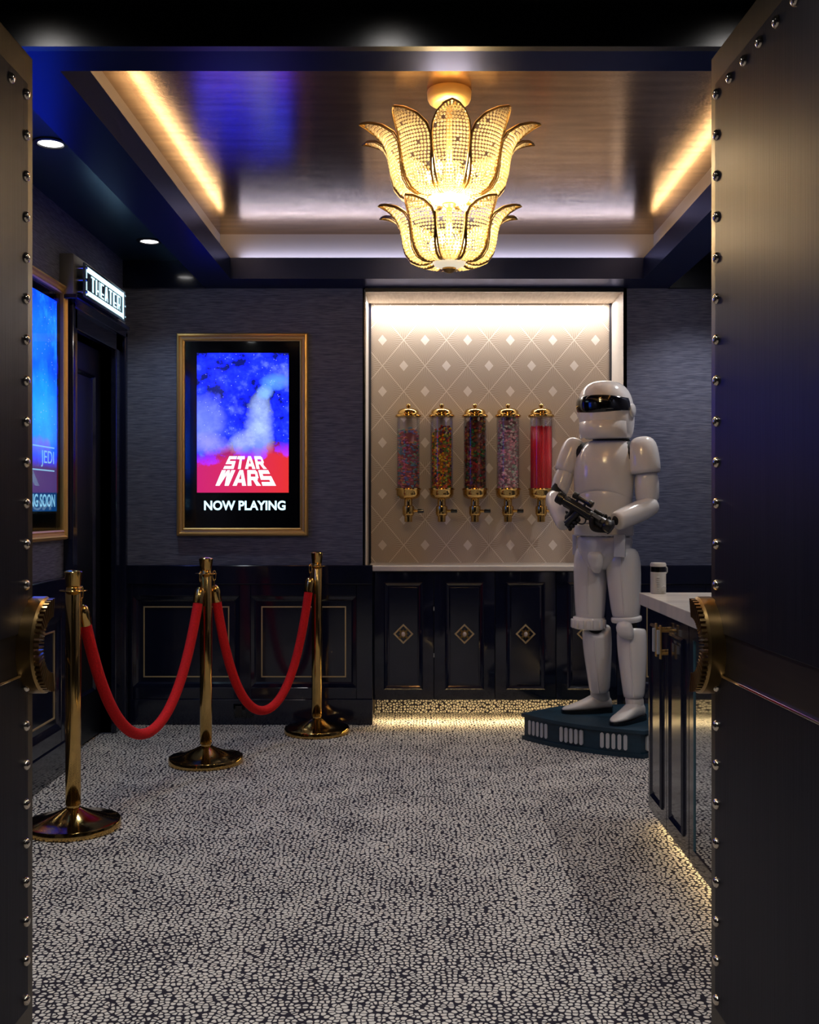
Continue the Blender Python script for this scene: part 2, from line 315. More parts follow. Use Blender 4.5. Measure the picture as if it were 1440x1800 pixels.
# ------------------------------------------------------------------ mesh helpers
class MB:
    def __init__(s): s.bm = bmesh.new()
    def box(s, x0, x1, y0, y1, z0, z1, bev=0.0):
        vs = [s.bm.verts.new(p) for p in ((x0,y0,z0),(x1,y0,z0),(x1,y1,z0),(x0,y1,z0),(x0,y0,z1),(x1,y0,z1),(x1,y1,z1),(x0,y1,z1))]
        fs = [s.bm.faces.new([vs[i] for i in q]) for q in ((0,3,2,1),(4,5,6,7),(0,1,5,4),(1,2,6,5),(2,3,7,6),(3,0,4,7))]
        if bev: bmesh.ops.bevel(s.bm, geom=list({e for f in fs for e in f.edges}), offset=bev, segments=2, affect='EDGES', profile=0.5)
        return s
    def quad(s, pts):
        s.bm.faces.new([s.bm.verts.new(p) for p in pts]); return s
    def loft(s, rings, closed=True, cap0=True, cap1=True):
        """rings: lists of points of equal count"""
        R = [[s.bm.verts.new(p) for p in r] for r in rings]; n = len(R[0])
        for a, b in zip(R, R[1:]):
            for i in range(n if closed else n-1):
                j = (i+1) % n; s.bm.faces.new((a[i], a[j], b[j], b[i]))
        if cap0: s.bm.faces.new(R[0][::-1])
        if cap1: s.bm.faces.new(R[-1])
        return s
    def lathe(s, prof, n=32, c=(0,0,0), cap=True):
        rings = [[(c[0]+r*math.cos(2*PI*i/n), c[1]+r*math.sin(2*PI*i/n), c[2]+z) for i in range(n)] for r, z in prof]
        return s.loft(rings, True, cap, cap)
    def tube(s, pts, r, n=10, caps=True, closed=False):
        pts = [Vector(p) for p in pts]; rings = []; up = None; m = len(pts)
        for i, p in enumerate(pts):
            if closed: t = (pts[(i+1) % m]-pts[i-1])
            else: t = (pts[min(i+1, m-1)]-pts[max(i-1, 0)])
            t.normalize()
            if up is None: up = Vector((0,0,1)) if abs(t.z) < 0.9 else Vector((1,0,0))
            a = (up - t*up.dot(t)).normalized(); b = t.cross(a); up = a
            rr = r[i] if isinstance(r, (list, tuple)) else r
            rings.append([p + a*rr*math.cos(2*PI*k/n) + b*rr*math.sin(2*PI*k/n) for k in range(n)])
        if closed: rings.append(rings[0]); caps = False
        return s.loft(rings, True, caps, caps)
    def frame(s, a0, a1, b0, b1, w, prof, place):
        """mitred frame; prof = list of (inset 0..1, height); place(a, b, h) -> point"""
        rings = []
        for k, h in prof:
            i = w*k; rings.append([place(a0+i, b0+i, h), place(a1-i, b0+i, h), place(a1-i, b1-i, h), place(a0+i, b1-i, h)])
        R = [[s.bm.verts.new(p) for p in r] for r in rings]
        for a, b in zip(R, R[1:]+R[:1]):
            for i in range(4):
                j = (i+1) % 4; s.bm.faces.new((a[i], a[j], b[j], b[i]))
        return s
    def ico(s, c, r, sub=1, scale=(1,1,1)):
        mt = Matrix.Translation(c) @ Matrix.Diagonal((*scale, 1))
        bmesh.ops.create_icosphere(s.bm, subdivisions=sub, radius=r, matrix=mt); return s
    def uv(s, c, r, u=16, v=10, scale=(1,1,1)):
        bmesh.ops.create_uvsphere(s.bm, u_segments=u, v_segments=v, radius=r, matrix=Matrix.Translation(c) @ Matrix.Diagonal((*scale, 1))); return s
    def build(s, name, mat, parent=None, smooth=None, loc=None, fix=True):
        if fix: bmesh.ops.recalc_face_normals(s.bm, faces=s.bm.faces)
        me = bpy.data.meshes.new(name); s.bm.to_mesh(me); s.bm.free()
        o = bpy.data.objects.new(name, me); C.objects.link(o)
        me.materials.append(M[mat] if isinstance(mat, str) else mat)
        if smooth is not None:
            for p in me.polygons: p.use_smooth = True
            if smooth < 180: me.set_sharp_from_angle(angle=math.radians(smooth))
        if parent: o.parent = parent
        if loc is not None: o.location = loc
        return o
def tag(o, label, cat, group=None):
    o['label'] = label; o['category'] = cat
    if group: o['group'] = group
    return o
def thing(name, label, cat, loc=(0,0,0), group=None, rz=0):
    o = bpy.data.objects.new(name, None); C.objects.link(o); o.location = loc; o.rotation_euler = (0, 0, rz)
    o.empty_display_size = 0.05
    return tag(o, label, cat, group)
def struct(o, label=None):
    o['kind'] = 'structure'
    if label: o['label'] = label
    return o
def part(o, label): o['label'] = label; return o
def like(o, name, parent, loc, rot=(0,0,0)):
    c = o.copy(); c.name = name; C.objects.link(c); c.parent = parent; c.location = loc; c.rotation_euler = rot; return c
def copy_tree(o, parent=None):
    c = o.copy(); C.objects.link(c)
    if parent: c.parent = parent
    for ch in list(o.children): copy_tree(ch, c)
    return c
def text_mesh(name, body, mat, parent, width, height, place, bold=0.0):
    """lettering from the built-in font, fitted to width x height; place(u, v) -> point"""
    cu = bpy.data.curves.new(name, 'FONT'); cu.body = body; cu.size = 1; cu.offset = bold; cu.resolution_u = 4
    to = bpy.data.objects.new('tmp', cu); C.objects.link(to)
    bpy.context.view_layer.update()
    me = bpy.data.meshes.new_from_object(to.evaluated_get(bpy.context.evaluated_depsgraph_get()))
    bpy.data.objects.remove(to)
    xs = [v.co.x for v in me.vertices]; ys = [v.co.y for v in me.vertices]
    x0, x1, y0, y1 = min(xs), max(xs), min(ys), max(ys)
    for v in me.vertices: v.co = Vector(place((v.co.x-x0)/(x1-x0)*width, (v.co.y-y0)/(y1-y0)*height))
    me.materials.clear(); me.materials.append(M[mat]); me.name = name
    o = bpy.data.objects.new(name, me); C.objects.link(o)
    if parent: o.parent = parent
    return o

# ------------------------------------------------------------------ room shell
BW = 6.096           # back wall
XL, XR = -1.70, 1.72
SOF = 2.522
struct(MB().box(-2.2, 2.2, -2.0, 7.0, -0.08, 0.0).build('floor', 'carpet'), 'grey and navy pebble patterned carpet')
# back wall either side of the niche
struct(MB().box(XL-0.3, -0.305, BW, BW+0.3, 0, 2.9).build('wall_back_left', 'wallpaper'))
struct(MB().box(1.19, XR+0.3, BW, BW+0.3, 0, 2.9).build('wall_back_right', 'wallpaper'))
NB = 6.47            # back of the niche
nw = struct(MB().box(-0.4, 1.3, NB, NB+0.1, 0, 2.9).build('wall_niche', 'paper'))
struct(MB().box(-0.32, -0.304, BW+0.0, NB, 0.9, 2.52).build('wall_niche_left', 'paper_side'))
struct(MB().box(1.189, 1.21, BW+0.0, NB, 0.9, 2.52).build('wall_niche_right', 'paper_side'))
struct(MB().box(-0.32, 1.21, BW, NB, 2.506, 2.6).build('ceiling_niche', 'paper_top'))
struct(MB().box(-0.305, 1.19, BW-0.012, BW+0.004, 2.50, 2.523).build('trim_niche_head', 'navy_dark'))
for a, b in ((-0.304, -0.288), (1.175, 1.189)):
    struct(MB().box(a, b, NB-0.012, NB, 0.914, 2.506).build('trim_niche', 'navy'))
struct(MB().box(-0.312, -0.304, BW-0.006, BW+0.01, 0.92, 2.515).build('trim_metal_edge', 'steel'))
# left wall with the door opening
dy0, dy1, dtop = 5.17, 5.83, 2.125
lw = MB(); lw.box(XL-0.12, XL, -2.0, dy0, 0, 2.9); lw.box(XL-0.12, XL, dy1, BW, 0, 2.9); lw.box(XL-0.12, XL, dy0, dy1, dtop, 2.9)
struct(lw.build('wall_left', 'wallpaper'))
struct(MB().box(XR, XR+0.1, -2.0, BW, 0, 2.9).build('wall_right', 'wallpaper'))
struct(MB().box(-2.2, 2.2, -2.1, -2.0, 0, 2.9).build('wall_front', 'navy_dark'))
# dark room past the opening
hall = MB(); hall.box(-3.0, XL-0.12, 4.6, 4.7, 0, 2.6); hall.box(-3.0, XL-0.12, 6.2, 6.3, 0, 2.6); hall.box(-3.1, -3.0, 4.6, 6.3, 0, 2.6); hall.box(-3.1, XL-0.12, 4.6, 6.3, 2.6, 2.7)
hall.box(-3.1, -2.2, 4.6, 6.3, -0.08, 0.0)
struct(hall.build('wall_hall', 'navy_dark'))
# door casing of the opening
cas = MB(); t0 = XL+0.028
cas.box(XL-0.12, t0, dy0-0.12, dy0, 0, dtop+0.1, 0.006); cas.box(XL-0.12, t0, dy1, dy1+0.15, 0, dtop+0.1, 0.006); cas.box(XL-0.12, t0, dy0-0.12, dy1+0.15, dtop, dtop+0.11, 0.006)
cas.box(XL, t0+0.02, dy0-0.13, dy0-0.09, 0, dtop+0.12, 0.006); cas.box(XL, t0+0.02, dy1+0.12, dy1+0.16, 0, dtop+0.12, 0.006); cas.box(XL, t0+0.02, dy0-0.13, dy1+0.16, dtop+0.09, dtop+0.13, 0.006)
struct(cas.build('trim_door', 'navy'))
dl = struct(MB().box(XL-0.10, XL-0.06, dy0+0.09, dy1, 0.01, dtop-0.01).build('door_3', 'navy_dark'), 'dark navy door in the left wall under the lit sign')
MB().frame(dy0+0.2, dy1-0.11, 0.25, dtop-0.15, 0.03, [(0, 0), (0.5, 0.012), (1, 0)], lambda a, b, h: (XL-0.06+h, a, b)).build('door_moulding', 'navy', dl)

# ------------------------------------------------------------------ ceiling
TX0, TX1, TY0, TY1, LIP = -1.042, 1.253, 3.064, 5.84, 2.639
BX0, BX1, BY0 = -1.23, 1.45, 2.93
RC = 0.07; GOLD = 2.787
struct(MB().box(BX0, BX1, BY0, BW, GOLD, GOLD+0.08).build('ceiling', 'gold_ceiling'), 'bronze leaf ceiling of the lit tray')
def beam_ring(ix0, ix1, iy0, iy1, z0, z1):
    m = MB(); o = [(BX0, BY0), (BX1, BY0), (BX1, BW), (BX0, BW)]; i = [(ix0, iy0), (ix1, iy0), (ix1, iy1), (ix0, iy1)]
    rings = [[(x, y, z0) for x, y in o], [(x, y, z0) for x, y in i], [(x, y, z1) for x, y in i], [(x, y, z1) for x, y in o]]
    R = [[m.bm.verts.new(p) for p in r] for r in rings]
    for a, b in zip(R, R[1:]+R[:1]):
        for k in range(4): m.bm.faces.new((a[k], a[(k+1) % 4], b[(k+1) % 4], b[k]))
    return m
struct(beam_ring(TX0, TX1, TY0, TY1, SOF, LIP).build('ceiling_beam', 'navy_beam'), 'navy lacquered beam around the ceiling tray')
struct(beam_ring(TX0-RC, TX1+RC, TY0-RC, TY1+RC, LIP, GOLD).build('ceiling_cove', pbr('cove_paint', srgb(120, 112, 108), 0.35)))
struct(MB().box(XL, BX0, BY0, BW, 2.677, 2.8).build('ceiling_left', 'navy_soffit'))
struct(MB().box(BX1, XR, BY0, BW, 2.677, 2.8).build('ceiling_right', 'navy_dark'))
struct(MB().box(XL, BX0, BW-0.04, BW, SOF-0.004, 2.677).build('trim_crown', 'navy'))
struct(MB().box(BX1, XR, BW-0.04, BW, SOF-0.004, 2.677).build('trim_crown_right', 'navy_dark'))
struct(MB().box(XL, XR, 2.90, 2.93, SOF, 2.9).build('ceiling_header', 'black_paint'))
struct(MB().box(-2.2, 2.2, -2.0, 2.90, 2.64, 2.75).build('ceiling_vestibule', 'black_paint'))

def downlight(label, x, y, z, lens, group):
    t = thing('downlight', label, 'downlight', (x, y, z), group)
    MB().lathe([(0.068, 0), (0.066, -0.006), (0.050, -0.008), (0.047, 0.004)], 32, cap=False).build('trim_ring', 'navy_dark' if lens == 'lens' else 'black_paint', t, 40)
    MB().lathe([(0.047, 0.0), (0.046, -0.003), (0.02, -0.004), (0.001, -0.004)], 32).build('lens', lens, t, 60)
downlight('round recessed downlight in the left ceiling strip, nearer one', *DOWN_L[0], 2.677, 'lens', None)
downlight('round recessed downlight in the left ceiling strip, above the lit sign', *DOWN_L[1], 2.677, 'lens', None)

downlight('added unseen downlight in the left ceiling strip, behind the left studded door', *DOWN_L[2], 2.677, 'lens', None)
downlight('added unseen downlight in the right ceiling strip, above the counter', *ADDED_DOWN_R[0], 2.677, 'lens', None)
downlight('added unseen downlight in the right ceiling strip, next to the back wall', *ADDED_DOWN_R[1], 2.677, 'lens', None)
downlight('added unseen downlight in the right ceiling strip, behind the right studded door', *ADDED_DOWN_R[2], 2.677, 'lens', None)
for q, lab in zip(DOWN_V, ('by the black header, left', 'by the black header, middle', 'by the black header, right', 'between the studded doors, added unseen', 'behind the camera position, added unseen')):
    downlight('round recessed downlight in the black vestibule ceiling '+lab, *q, 2.64, 'lens_v', None)

# ------------------------------------------------------------------ wainscot
def wainscot(name, a0, a1, panels, place, top=0.92, base=0.148):
    """a runs along the wall; place(a, depth towards the room, z)"""
    def bx(m, p0, p1, d0, d1, z0, z1, bev=0.0):
        A = place(p0, d0, z0); B = place(p1, d1, z1)
        m.box(min(A[0], B[0]), max(A[0], B[0]), min(A[1], B[1]), max(A[1], B[1]), z0, z1, bev)
    m = MB(); bx(m, a0, a1, 0.0, 0.012, 0, top)
    root = struct(m.build(name, 'navy'))
    m = MB(); bx(m, a0, a1, 0.0, 0.032, top-0.11, top, 0.004); m.build('top_rail', 'navy', root)
    m = MB(); bx(m, a0, a1, 0.0, 0.034, 0, base, 0.004); m.build('base_rail', 'navy', root)
    edges = [a0] + [e for p in panels for e in p] + [a1]
    for i in range(0, len(edges), 2):
        if edges[i+1]-edges[i] > 0.01:
            m = MB(); bx(m, edges[i], edges[i+1], 0.0, 0.026, base, top-0.11, 0.003); m.build('stile', 'navy', root)
    for p0, p1 in panels:
        m = MB(); bx(m, p0, p1, 0.0, 0.026, base, 0.215, 0.003); m.build('rail', 'navy', root)
        m = MB(); bx(m, p0, p1, 0.0, 0.026, 0.742, top-0.11, 0.003); m.build('rail', 'navy', root)
        f = MB().frame(p0+0.002, p1-0.002, 0.217, 0.740, 0.03, [(0, 0.010), (0, 0.024), (0.6, 0.020), (1, 0.010)], lambda a, b, h: place(a, h, b)).build('panel_moulding', 'navy', root)
        g = MB().frame(p0+0.060, p1-0.060, 0.272, 0.682, 0.007, [(0, 0.010), (0, 0.016), (1, 0.016), (1, 0.010)], lambda a, b, h: place(a, h, b)).build('gold_inlay', 'inlay', root)
        part(g, 'thin gold inlay rectangle')
    return root
wainscot('trim_wainscot_back', XL, -0.262, [(-1.647, -1.031), (-0.966, -0.356)], lambda a, d, z: (a, BW-d, z))
wainscot('trim_wainscot_right', 1.19, XR, [(1.26, 1.66)], lambda a, d, z: (a, BW-d, z))
wainscot('trim_wainscot_left', 3.2, 5.04, [(3.3, 4.05), (4.15, 4.94)], lambda a, d, z: (XL+d, a, z))
# black outlet low on the back wainscot
t = thing('wall_outlet', 'black power outlet plate low on the navy baseboard behind the rope', 'outlet', (-1.005, BW-0.034, 0.08))
MB().box(-0.058, 0.058, -0.006, 0, -0.038, 0.042, 0.002).build('cover_plate', 'black_gloss', t, 40)
for sx in (-0.028, 0.028):
    k = MB(); k.box(sx-0.018, sx+0.018, -0.009, -0.006, -0.026, 0.030, 0.001); k.build('socket', 'black_gun', t)

# ------------------------------------------------------------------ niche ledge and cabinets
tag(MB().box(-0.288, 1.189, 6.072, NB, 0.886, 0.914, 0.003).build('stone_ledge', 'stone'), 'white stone ledge under the candy dispensers', 'ledge')
CF = 6.10            # face of the cabinet doors
def diamond_knob(parent):
    root = MB()
    def ring(s): return [(0, -s), (s, 0), (0, s), (-s, 0)]
    # lozenge frame and the inner cross pieces
    R = [ring(0.058), ring(0.046)]
    vs = [[root.bm.verts.new((x, y, z)) for x, z in r] for y in (0.0, -0.006) for r in R]
    o0, i0, o1, i1 = vs
    for k in range(4):
        j = (k+1) % 4
        for A, B in ((o0, o1), (o1, i1), (i1, i0), (i0, o0)): root.bm.faces.new((A[k], A[j], B[j], B[k]))
    p = root.build('knob_plate', 'inlay', parent)
    c = MB()
    for k in range(4):
        a = PI/4 + k*PI/2; d = Vector((math.cos(a), 0, math.sin(a))); n = Vector((-d.z, 0, d.x))
        q = [d*0.010-n*0.006, d*0.036-n*0.006, d*0.036+n*0.006, d*0.010+n*0.006]
        c.loft([[v+Vector((0, -0.001, 0)) for v in q], [v+Vector((0, -0.006, 0)) for v in q]])
    q = [Vector((x, 0, z)) for x, z in ring(0.026)]
    c.loft([[v+Vector((0, -0.001, 0)) for v in q], [v+Vector((0, -0.007, 0)) for v in q]])
    c.build('knob_cross', 'bronze', p)
    part(MB().uv((0, -0.018, 0), 0.014, 16, 10, (0.85, 1.1, 1.05)).build('knob', 'pearl', p, 180), 'pearl white oval knob')
    return p
def niche_cabinet(x0, x1, label):
    t = thing('niche_cabinet', label, 'cabinet', ((x0+x1)/2, CF, 0.136), 'lacquered cabinets under the ledge')
    h = (x1-x0)/2; H = 0.886-0.136
    MB().box(-h, h, 0.022, NB-CF-0.025, 0, H).build('body', 'navy_dark', t)
    for sgn in (-1, 1):
        a, b = (-h+0.002, -0.002) if sgn < 0 else (0.002, h-0.002)
        d = MB().box(a, b, 0.0, 0.020, 0.002, H-0.004, 0.002).build('door', 'navy', t, 30)
        MB().frame(a+0.062, b-0.062, 0.062, H-0.065, 0.022, [(0, 0), (0, -0.004), (0.35, -0.010), (0.7, -0.004), (1, 0)], lambda p, q, r: (p, r, q)).build('panel_moulding', 'navy', d)
        MB().box(a+0.092, b-0.092, -0.004, 0.0, 0.092, H-0.095, 0.0015).build('raised_panel', 'navy', d)
        p = diamond_knob(d); p.location = ((a+b)/2, -0.004, 0.385)
    return t
c1 = niche_cabinet(-0.262, 0.446, 'navy lacquered two-door cabinet beside the gold lined wainscot')
c2 = niche_cabinet(0.446, 1.154, 'navy lacquered two-door cabinet behind the white statue')
for z in (0.26, 0.53):
    MB().box(-0.003, 0.003, -0.003, 0.01, z-0.011, z+0.011).build('hinge', 'hinge', c1)
struct(MB().box(1.154, 1.19, CF, CF+0.3, 0.0, 0.886).build('trim_filler', 'navy'))
struct(MB().box(-0.262, 1.19, 6.42, 6.44, 0.0, 0.136).build('baseboard_niche', 'carpet_upright'))

# ------------------------------------------------------------------ framed screens
def block_letter(ch, t=0.26):
    """heavy block letters as quads in a unit box"""
    u = 0.24
    L = {
     'S': [[(0,1),(1,1),(1,1-u),(0,1-u)], [(0,1),(t,1),(t,.5),(0,.5)], [(0,.5+u/2),(1,.5+u/2),(1,.5-u/2),(0,.5-u/2)], [(1-t,.5),(1,.5),(1,0),(1-t,0)], [(0,u),(1,u),(1,0),(0,0)]],
     'T': [[(0,1),(1,1),(1,1-u),(0,1-u)], [(.5-t/2,1),(.5+t/2,1),(.5+t/2,0),(.5-t/2,0)]],
     'A': [[(.32,1),(.58,1),(t,0),(0,0)], [(.42,1),(.68,1),(1,0),(1-t,0)], [(.2,.42),(.8,.42),(.86,.2),(.14,.2)]],
     'R': [[(0,1),(t,1),(t,0),(0,0)], [(0,1),(.85,1),(.85,1-u),(0,1-u)], [(.72,1),(.95,.9),(.95,.5),(.72,.42)], [(0,.58),(.85,.58),(.85,.36),(0,.36)], [(.4,.45),(.7,.45),(1,0),(1-t-.04,0)]],
     'W': [[(0,1),(t,1),(.36,0),(.14,0)], [(.4,1),(.58,1),(.36,0),(.18,0)], [(.42,1),(.6,1),(.82,0),(.64,0)], [(1-t,1),(1,1),(.86,0),(.64,0)]],
    }
    return L[ch]
def framed_screen(name, label, cat_place, W, H, art, art_rect):
    """local plane: u right, v up from the frame's lower left corner, h towards the viewer"""
    P = cat_place
    t = thing(name, label, 'screen', P(W/2, 0, 0))
    base = Vector(t.location)
    Q = lambda u, v, h: tuple(Vector(P(u, v, h))-base)
    part(MB().frame(0, W, 0, H, 0.046, [(0, 0), (0, 0.022), (0.12, 0.034), (0.32, 0.036), (0.45, 0.026), (0.7, 0.024), (0.85, 0.030), (1, 0.026), (1, 0.0)], Q).build('frame', 'gold_frame', t), 'brushed gold moulded frame')
    m = MB(); w_ = 0.045; m.quad([Q(w_, w_, 0.010), Q(W-w_, w_, 0.010), Q(W-w_, H-w_, 0.010), Q(w_, H-w_, 0.010)])
    m.quad([Q(w_, w_, 0.001), Q(W-w_, w_, 0.001), Q(W-w_, H-w_, 0.001), Q(w_, H-w_, 0.001)])
    m.build('screen_bezel', 'screen_black', t)
    u0, u1, v0, v1 = art_rect
    m = MB(); f = m.bm.faces.new([m.bm.verts.new(Q(*p, 0.0115)) for p in ((u0, v0), (u1, v0), (u1, v1), (u0, v1))])
    ul = m.bm.loops.layers.uv.new('UVMap')
    for l, c in zip(f.loops, ((0,0),(1,0),(1,1),(0,1))): l[ul].uv = c
    m.build('picture', art, t, fix=False)
    m = MB(); m.quad([Q(w_, w_, 0.020), Q(W-w_, w_, 0.020), Q(W-w_, H-w_, 0.020), Q(w_, H-w_, 0.020)])
    m.build('glass_pane', 'pane', t)
    return t, Q
S0 = 303.5
pl = lambda u, v, h: (-1.394+u, BW-h, 1.089+v)
W1, H1 = 0.758, 1.170
ux = lambda px: (px-735)/S0+1.394
vy = lambda py: 1.25-(py-893)/S0-1.089
t1, Q1 = framed_screen('movie_screen', 'gold framed lit screen with red ground and NOW PLAYING lettering on back wall', pl, W1, H1, 'art_red', (ux(347), ux(508), vy(866), vy(621)))
text_mesh('now_playing_lettering', 'NOW PLAYING', 'text_light', t1, ux(502.5)-ux(359.5), vy(880)-vy(897), lambda u, v: Q1(ux(359.5)+u, vy(897)+v, 0.013), 0.032)
m = MB(); mb = MB()
for word, top, bot in (('STAR', (802, 404, 461), (824.5, 393, 470)), ('WARS', (826.5, 391, 472), (854, 375, 486))):
    n = len(word); wid = {'S': 1.0, 'T': 0.9, 'A': 1.0, 'R': 1.0, 'W': 1.35}; tot = sum(wid[c] for c in word)+0.10*(n-1); a = 0
    for ch in word:
        for q in block_letter(ch, 0.30):
            pts = []; ptb = []
            for x, y in q:
                f = (a+x*wid[ch])/tot
                py = bot[0]+(top[0]-bot[0])*y
                px = (bot[1]+(bot[2]-bot[1])*f)*(1-y)+(top[1]+(top[2]-top[1])*f)*y
                pts.append(Q1(ux(px), vy(py), 0.0140))
            m.quad(pts)
        a += wid[ch]+0.10
m.build('title_lettering', 'title_light', t1)
# the second screen on the left wall
W2, H2 = 0.758, 1.205
LY1 = 5.014          # its far edge
pl2 = lambda u, v, h: (XL+h, LY1-W2+u, 1.10+v)
t2, Q2 = framed_screen('movie_screen', 'gold framed blue lit screen on left wall beside the dark doorway', pl2, W2, H2, 'art_blue', (0.10, 0.662, 0.135, 1.115))
text_mesh('coming_soon_lettering', 'COMING SOON', 'jedi_light', t2, 0.50, 0.058, lambda u, v: Q2(0.135+u, 0.155+v, 0.013), 0.02)
text_mesh('jedi_lettering', 'JEDI', 'jedi_light', t2, 0.165, 0.075, lambda u, v: Q2(0.455+u, 0.335+v, 0.013), 0.0)
m = MB()
for v in (0.318, 0.424): m.quad([Q2(0.14, v, 0.013), Q2(0.625, v, 0.013), Q2(0.625, v+0.006, 0.013), Q2(0.14, v+0.006, 0.013)])
m.build('title_rules', 'jedi_light', t2)

# ------------------------------------------------------------------ THEATER sign
st = thing('theater_sign', 'lit white THEATER sign box above the left doorway', 'sign', (XL, 5.42, 2.262))
MB().box(0, 0.068, -0.435, 0.45, 0, 0.195, 0.004).build('box', 'sign_metal', st, 30)
MB().box(0, 0.088, -0.45, 0.465, -0.022, 0.0, 0.003).build('lower_ledge', 'navy', st)
PX = 0.112
MB().box(PX-0.008, PX, -0.41, 0.29, -0.004, 0.158, 0.001).build('plate', pbr('smoked_sign_plate', srgb(74, 84, 90), 0.25), st)
for y in (-0.395, 0.275):
    for z in (0.02, 0.077, 0.135):
        MB().tube([(0.066, y, z), (PX+0.008, y, z)], 0.008, 12).build('standoff', 'steel', st, 40)
F = lambda a, b: (PX+0.0015, -0.385+a, 0.002+b)    # a along the sign 0..0.64, b up 0..0.15
m = MB()
for a0, a1, b0, b1 in ((0, 0.64, 0.118, 0.143), (0, 0.64, 0.008, 0.030), (0, 0.009, 0.004, 0.145), (0.618, 0.64, 0.004, 0.145)):
    m.quad([F(a0, b0), F(a1, b0), F(a1, b1), F(a0, b1)])
m.build('lit_border', 'sign_light', st)
deco = {
 'T': [(0, 1, .90, 1), (.34, .68, 0, 1)],
 'H': [(0, .36, 0, 1), (.86, 1, 0, 1), (.3, 1, .26, .36)],
 'E': [(0, .38, 0, 1), (.3, 1, .90, 1), (.3, 1, .26, .36), (.3, 1, 0, .10)],
 'A': None,
 'R': [(0, .38, 0, 1), (.3, .9, .90, 1), (.86, 1, .36, .96), (.3, .94, .30, .40)],
}
m = MB(); a = 0.075; cw, gap = 0.058, 0.0155; b0, bh = 0.037, 0.074
for ch in 'THEATER':
    if ch == 'A':
        qs = [[(.30,1),(.72,1),(.46,0),(0,0)], [(.5,1),(.72,1),(1,0),(.84,0)], [(.3,.36),(.86,.36),(.86,.26),(.3,.26)]]
    else:
        qs = [[(x0,y0),(x1,y0),(x1,y1),(x0,y1)] for x0, x1, y0, y1 in deco[ch]]
        if ch == 'R': qs.append([(.5,.36),(.68,.36),(1,0),(.84,0)])
    for q in qs: m.quad([F(a+x*cw, b0+y*bh) for x, y in q])
    a += cw+gap
m.build('theater_lettering', 'sign_light', st)

